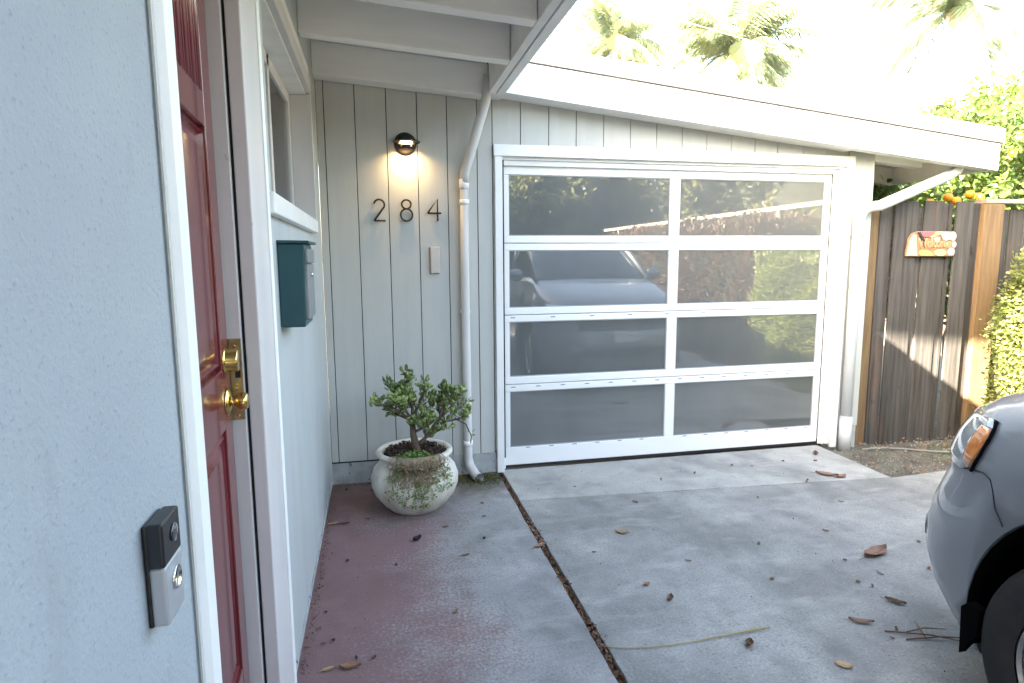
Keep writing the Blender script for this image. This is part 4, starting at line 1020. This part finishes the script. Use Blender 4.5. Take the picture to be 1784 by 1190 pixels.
# hedge on right by the fence
def hedge(name, label, x0, x1, y0, y1, z1, n, lm, seed, leaf=.05, z0=0):
    t = thing(name, label, 'hedge', ((x0+x1)/2, (y0+y1)/2, 0)); rng = np.random.default_rng(seed)
    q = rng.random((n, 3)); f = rng.integers(0, 5, n)
    P = np.stack([x0+q[:, 0]*(x1-x0), y0+q[:, 1]*(y1-y0), z0+q[:, 2]*(z1-z0)], 1)
    P[f == 0, 0] = x0; P[f == 1, 0] = x0; P[f == 2, 1] = y1; P[f == 3, 2] = z1; P[f == 4, 1] = y0
    # round the shoulders, lumpy faces
    lum = .10*np.sin(P[:, 1]*3.1+P[:, 2]*2.3)+.07*np.sin(P[:, 1]*7.7-P[:, 2]*5.1+1)+rng.normal(size=n)*.05
    cxx = (x0+x1)/2; d = (P[:, 0]-cxx)/(x1-x0)*2
    P[:, 0] += -lum*(f < 2); P[:, 1] += lum*.8*(f == 2)*1.0 - lum*.8*(f == 4)*1.0; P[:, 2] += lum*.8*(f == 3)
    top = np.clip((P[:, 2]-z0)/(z1-z0), 0, 1); P[:, 0] += (x1-x0)*.16*top**4*(f < 2); P[:, 1] -= (y1-y0)*.05*top**4*(f == 2)
    ff = f.astype(float); dirs = np.stack([-1.0*(ff < 2), 1.0*(ff == 2)-1.0*(ff == 4), 1.0*(ff == 3)+.2], 1)
    leaf_mesh('foliage', P, leaf, lm, t, seed, .6, .2, dirs=dirs)
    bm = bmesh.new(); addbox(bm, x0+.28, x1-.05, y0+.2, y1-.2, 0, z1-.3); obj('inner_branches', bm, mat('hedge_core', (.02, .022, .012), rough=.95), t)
    return t
hedge('hedge', 'sunlit yellow-green hedge beside the driveway in front of the fence', 5.05, 6.1, 1.35, 4.12, 1.66, 52000, hedl, 41, .036)
hedge('hedge', 'brownish flowering hedge further back along the driveway', 5.15, 6.2, -4.6, 1.1, 2.05, 22000, brownleaf, 42, .07)
sf = thing('rail_fence', 'grey wooden fence with a top rail behind the driveway hedge', 'fence', (6.4, -1, 0))
for i in range(34): box('board', 6.45, 6.47, -8+i*.33, -8+i*.33+.315, 0, 1.6 if i > 20 else 1.7, darkw, sf)
for i in range(7): box('post', 6.38, 6.46, -7+i*1.7, -6.92+i*1.7, 0, 2.33, railw, sf)
box('top_rail', 6.37, 6.47, -8, 4.2, 2.33, 2.40, railw, sf)
# dark trees across the street, seen mirrored in the door
for i, (x, y, z, rx, ry, rz) in enumerate([(-6, -11, 2.2, 3, 2, 2.2), (-1.5, -12, 2.3, 3, 2, 2.5), (3, -11.5, 2.3, 3, 2, 2.3), (7, -12, 2.6, 3, 2, 2.7), (11, -10.5, 2.4, 3, 2, 2.5), (15, -9, 2.6, 3.4, 2.4, 2.7), (11.0, -4, 2.2, 2.0, 2.6, 2.3), (11.5, 1.5, 2.2, 1.9, 2.2, 2.2), (19, -4, 2.8, 3, 3, 2.9)]):
    lb = ['dark evergreen tree left of all behind the street', 'dark evergreen tree second from left behind the camera', 'dark evergreen tree straight behind the driveway', 'tallest dark tree behind the driveway',
          'dark tree behind the brown hedge', 'broad dark tree at the far corner behind the hedge', 'dark tree behind the rail fence', 'dark tree nearest the orange tree behind the rail fence', 'dark tree farthest to the right behind the camera'][i]
    tree('evergreen_tree', lb, 'tree', (x, y, 0), [(x, y, z, rx, ry, rz), (x+.8, y+.4, z*.6, rx, ry*.8, rz*.55)], 260, 34, .5, .24, darkleaf, 60+i, .2, 1.2, 'dark trees behind the driveway', shell=.7)
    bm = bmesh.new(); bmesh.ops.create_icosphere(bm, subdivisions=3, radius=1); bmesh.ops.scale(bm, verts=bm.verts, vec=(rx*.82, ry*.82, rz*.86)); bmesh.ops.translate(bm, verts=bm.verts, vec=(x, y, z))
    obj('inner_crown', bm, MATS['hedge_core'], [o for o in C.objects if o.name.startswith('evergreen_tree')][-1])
# palms
def palm(label, x, y, h, n, L, seed, tr=.16):
    t = thing('palm_tree', label, 'palm tree', (x, y, 0), 'palms beyond the garage roof'); r_ = random.Random(seed)
    bm = bmesh.new(); tube(bm, [(x+.15*math.sin(i*.6), y, h*i/10-.1) for i in range(11)], [tr*(1.2-.3*i/10) for i in range(11)], 10); obj('trunk', bm, palmt, t, True)
    V = []; F = []
    for k in range(n):
        az = r_.uniform(0, 2*math.pi); el = r_.uniform(-.35, 1.35); d = Vector((math.cos(az)*math.cos(el), math.sin(az)*math.cos(el), math.sin(el)))
        p = Vector((x, y, h)); Lk = L*r_.uniform(.75, 1.15); st = 22; prev = p
        for i in range(st):
            d = (d+Vector((0, 0, -.062-.03*i/st))).normalized(); p2 = p+d*Lk/st
            sd = d.cross(Vector((0, 0, 1))); sd = sd.normalized() if sd.length > .05 else Vector((1, 0, 0)); upv = sd.cross(d)
            # rachis
            b = len(V); w_ = .018*(1-i/st)+.006; V += [p-sd*w_, p+sd*w_, p2+sd*w_, p2-sd*w_]; F.append((b, b+1, b+2, b+3))
            ll_ = L*.24*math.sin(math.pi*min(1, (i+1.5)/(st+.5)))**.7
            for q in (-1, 1):
                for rep in range(5):
                    dd = (sd*q*.75+d*.55+Vector((0, 0, -.5+r_.uniform(-.35, .25)))).normalized()*ll_*r_.uniform(.75, 1.1); o_ = p.lerp(p2, rep/5+r_.uniform(0, .2)); ww = d*.009
                    b = len(V); V += [o_-ww, o_+ww, o_+dd*.6+ww*.8+Vector((0, 0, -.01)), o_+dd+Vector((0, 0, -.12*ll_))]; F.append((b, b+1, b+2, b+3))
            p = p2
    np_mesh('fronds', np.array([tuple(v) for v in V]), F, palml, t)
    return t
palm('feathery palm with drooping crown left of the other, above the garage roof', 11.6, 19, 8.1, 46, 2.9, 3)
palm('tall slim palm at the right above the orange tree', 21.4, 20.5, 10.7, 30, 4.0, 5)
palm('pale feathery palm nearest the entry eave', 8.3, 21, 8.9, 44, 2.6, 7)
palm('small palm between the two taller palms, behind the garage roof', 15.5, 24, 9.0, 34, 2.6, 9)
tree('leafy_tree', 'brownish airy tree beyond the roof next to the entry eave', 'tree', (7, 26, 0), [(6.4, 26, 10.6, 2.4, 1.5, 2.0), (9.2, 26.5, 10.8, 2.2, 1.5, 1.6), (4.0, 26, 11, 2, 1.5, 2)], 170, 26, .5, .14, palml, 71, .2, 8, shell=.3, aspect=.3)
cb = thing('overhead_cable', 'thin overhead cable crossing the sky above the garage roof', 'cable', (9, 14, 7))
bm = bmesh.new(); tube(bm, [(4+i*1.6, 14+i*.5, 7.65-.02*i-.18*math.sin(math.pi*i/10)) for i in range(11)], .012, 6); obj('wire', bm, cablem, cb)

# ================================================================ LITTER on the slabs
def leafobj(name, label, cat, x, y, L, W, rot, m_, group=None, curl=.5, z=.002, shape='leaf', seed=0):
    bm = bmesh.new(); n = 9; r_ = random.Random(seed); rows_ = []
    for i in range(n):
        t = i/(n-1); w_ = W*.5*(math.sin(math.pi*min(1, t*1.02))**.75)*(1+r_.uniform(-.12, .12))+.0006
        zz = curl*L*.35*(t-.5)**2+r_.uniform(0, .0025)
        rows_.append([bm.verts.new((t*L-L/2, s*w_, z+zz+abs(s)*curl*W*.28)) for s in (-1, -.4, 0, .4, 1)])
    for a, b_ in zip(rows_, rows_[1:]):
        for k in range(4): bm.faces.new((a[k], b_[k], b_[k+1], a[k+1]))
    if shape == 'leaf': tube(bm, [(-L/2-.25*L, 0, z+.004), (-L/2+.02, 0, z+.004), (L/2, 0, z+curl*L*.09+.001)], .0011, 4, cap=False)
    bmesh.ops.recalc_face_normals(bm, faces=bm.faces)
    o = obj(name, bm, m_, None, True); o.location = (x, y, 0); o.rotation_euler = (0, 0, rot)
    return meta(o, label, cat, group)
big = [
 ('leaf', 'pale tan oval leaf on the driveway between the pot and the car', 1.342, 3.201, .075, .045, 2.6, leafp, .5),
 ('leaf', 'pale tan leaf near the bottom edge of the driveway', 1.729, 1.896, .065, .04, -.6, leafp, .4),
 ('leaf', 'curled brown leaf beside the car bumper', 2.285, 2.227, .085, .032, -.9, leafd, .9),
 ('leaf', 'large pointed pinkish-brown leaf left of the car nose', 2.56, 2.647, .20, .075, .3, leafr, .8),
 ('leaf', 'large brown leaf lying by the apron joint', 3.164, 3.758, .15, .06, -.75, leafr, .7),
 ('leaf', 'brown leaf overlapping the large leaf at the apron joint', 3.235, 3.70, .10, .05, .2, leafr, .7),
 ('leaf', 'dark crumpled leaf just right of the straw stalk', 1.444, 2.091, .05, .035, .8, leafd, 1.4),
 ('leaf', 'curled brown leaf in the middle of the driveway foreground', 1.291, 2.485, .05, .03, 1.0, leafd, 1.2),
 ('leaf', 'small bent brown leaf left of the middle of the driveway', 1.234, 2.625, .035, .025, .2, leafd, 1),
 ('leaf', 'mottled brown leaf on the walkway close to the door casing', -.152, 2.314, .085, .035, -.1, leafd, .7),
 ('leaf', 'pale cream leaf scrap against the door casing foot', -.235, 2.318, .05, .02, .3, leafp, .5),
 ('leaf', 'orange-brown leaf by the wall left of the pot', -.30, 3.70, .07, .03, .3, leafp, .6),
 ('leaf', 'dark red leaf by the wall left of the pot', -.24, 3.69, .06, .025, .1, mat('dry_leaf_wine', (.1, .03, .035), rough=.7), .4),
 ('leaf', 'dark crumpled leaf on the walkway right in front of the pot', .176, 3.365, .055, .04, .5, mat('rotten_leaf', (.035, .028, .025), rough=.9), 1.6),
 ('leaf', 'reddish leaf lying across the crack', .838, 3.144, .09, .035, .5, leafr, .5),
 ('leaf', 'curled brown leaf stuck by the garage jamb at right', 3.42, 4.20, .07, .04, 1, leafd, 1.2),
 ('leaf', 'narrow brown leaf on the walkway right of the pot', .415, 3.128, .05, .014, .2, leafd, .5),
 ('leaf', 'dried star-shaped leaf cluster near the car wheel', 2.011, 2.127, .10, .03, -.5, leafr, 1),
]
for i, (nm, lb, x, y, L, W, rot, m_, cu_) in enumerate(big): leafobj('fallen_'+nm, lb, 'leaf', x, y, L, W, rot, m_, 'fallen leaves on the concrete', cu_, seed=i)
small = [(2.248, 4.012), (2.748, 4.051), (2.607, 4.098), (2.928, 3.67), (2.96, 3.70), (2.421, 2.464), (2.902, 2.711), (1.861, 2.536), (.623, 3.805), (2.252, 2.418), (2.417, 3.485), (2.027, 2.892), (2.291, 2.37),
         (2.98, 2.66), (2.50, 2.95), (2.35, 2.62), (1.6, 3.6), (1.95, 3.95), (1.3, 3.95), (3.3, 4.05), (3.05, 4.1), (2.9, 3.3), (2.7, 2.45), (2.12, 2.05), (2.05, 2.0), (1.55, 2.8), (1.1, 3.0)]
rnd = random.Random(12)
ORD = ['closest', 'second closest', 'third closest', 'fourth closest', 'fifth closest', 'sixth closest', 'seventh closest', 'eighth closest', 'ninth closest', 'tenth closest']
def scrap_labels(P, marks, start):
    near = {}
    for i, p in enumerate(P):
        k = min(range(len(marks)), key=lambda q: math.hypot(p[0]-marks[q][1], p[1]-marks[q][2])); near.setdefault(k, []).append((math.hypot(p[0]-marks[k][1], p[1]-marks[k][2]), i))
    out = {}
    for k, v in near.items():
        for r_, (d, i) in enumerate(sorted(v)): out[i] = '%s %s to the %s' % (start, ORD[r_], marks[k][0])
    return out
lab = scrap_labels(small, [('left post of the garage door frame', .86, 4.36), ('middle mullion foot of the garage door', 2.25, 4.4), ('right post of the garage door frame', 3.7, 4.36), ('big brown leaf at the apron joint', 3.16, 3.76),
     ('large pointed leaf by the car nose', 2.56, 2.65), ('dry twig by the wheel', 2.1, 2.0), ('tip of the straw stalk', 1.6, 2.17), ('pale tan leaf in mid driveway', 1.34, 3.2), ('front bumper of the car', 2.3, 2.3)], 'brown leaf scrap')
for i, (x, y) in enumerate(small):
    leafobj('leaf_scrap', lab[i], 'leaf', x, y, rnd.uniform(.018, .045), rnd.uniform(.008, .02), rnd.uniform(0, 6), leafd, 'leaf scraps on the driveway', 1.2, shape='scrap', seed=100+i)
wsm = [(-.104, 3.727), (-.227, 2.5), (-.29, 2.6), (-.273, 2.727), (-.269, 2.49), (.05, 3.1), (.35, 3.5), (.55, 3.3), (.6, 3.6), (-.2, 3.2), (-.08, 4.2), (-.25, 4.25), (.3, 2.6), (-.13, 2.36), (-.06, 2.35)]
lab = scrap_labels(wsm, [('foot of the white pot', .2, 3.6), ('foot of the white downspout', .65, 4.2), ('inner house corner', -.34, 4.38), ('foot of the door casing', -.33, 2.2), ('middle of the slab crack', .85, 3.0)], 'dark leaf scrap')
for i, (x, y) in enumerate(wsm):
    leafobj('leaf_scrap', lab[i], 'leaf', x, y, rnd.uniform(.012, .035), rnd.uniform(.008, .02), rnd.uniform(0, 6), MATS['rotten_leaf'] if i % 2 else leafd, 'leaf scraps on the walkway', 1.2, shape='scrap', seed=200+i)
# fine specks of grit on the concrete
rng = np.random.default_rng(77)
pts = [(rng.uniform(.9, 3.6), rng.uniform(1.6, 4.3), .001) for _ in range(260)]+[(rng.uniform(-.3, .8), rng.uniform(2, 4.3), .001) for _ in range(160)]
leaf_mesh('slab_specks', pts, .008, leafd, seed=90, kind='stuff', aspect=.7)
st = thing('straw_stalk', 'long thin dried palm stalk lying across the driveway joint', 'stalk', (1.2, 2.15, 0))
def bez(P, n=24):
    out = []
    for i in range(n+1):
        t = i/n; out.append(tuple(sum(Vector(p)*c for p, c in zip(P, ((1-t)**3, 3*t*(1-t)**2, 3*t*t*(1-t), t**3)))))
    return [Vector(o) for o in out]
def mk(P): return sum(P, Vector())
pts = []
for i in range(25):
    t = i/24; a, b_, c, d = Vector((.872, 2.205, .006)), Vector((1.10, 2.12, .004)), Vector((1.33, 2.18, .008)), Vector((1.60, 2.17, .012))
    pts.append(a*(1-t)**3+b_*3*t*(1-t)**2+c*3*t*t*(1-t)+d*t**3)
bm = bmesh.new(); tube(bm, pts, [.0022]*14+[.003]*6+[.0045]*3+[.004, .002], 6); obj('stem', bm, strawm, st, True)
tw = thing('twig', 'forked dry twig lying under the front of the car', 'twig', (2.2, 1.93, 0))
bm = bmesh.new()
for a, b_ in (((2.06, 2.05, .004), (2.36, 1.86, .015)), ((2.14, 2.02, .006), (2.30, 1.98, .02)), ((2.1, 1.98, .004), (2.40, 1.90, .01)), ((2.18, 1.96, .008), (2.22, 2.06, .02))):
    a, b_ = Vector(a), Vector(b_); tube(bm, [a, a.lerp(b_, .5)+Vector((0, .01, .006)), b_], [.003, .003, .0015], 5)
obj('stem', bm, leafd, tw)
# hose-like drip tube in the dirt by the gate
dt = thing('drip_hose', 'thin grey hose half buried in the dirt by the gate', 'hose', (4.2, 4.1, 0))
bm = bmesh.new(); tube(bm, [(3.95+i*.11, 4.30-.03*i+.05*math.sin(i*.8), -.03) for i in range(9)], .009, 6); obj('hose', bm, mat('hose_grey', (.2, .2, .19), rough=.6), dt, True)
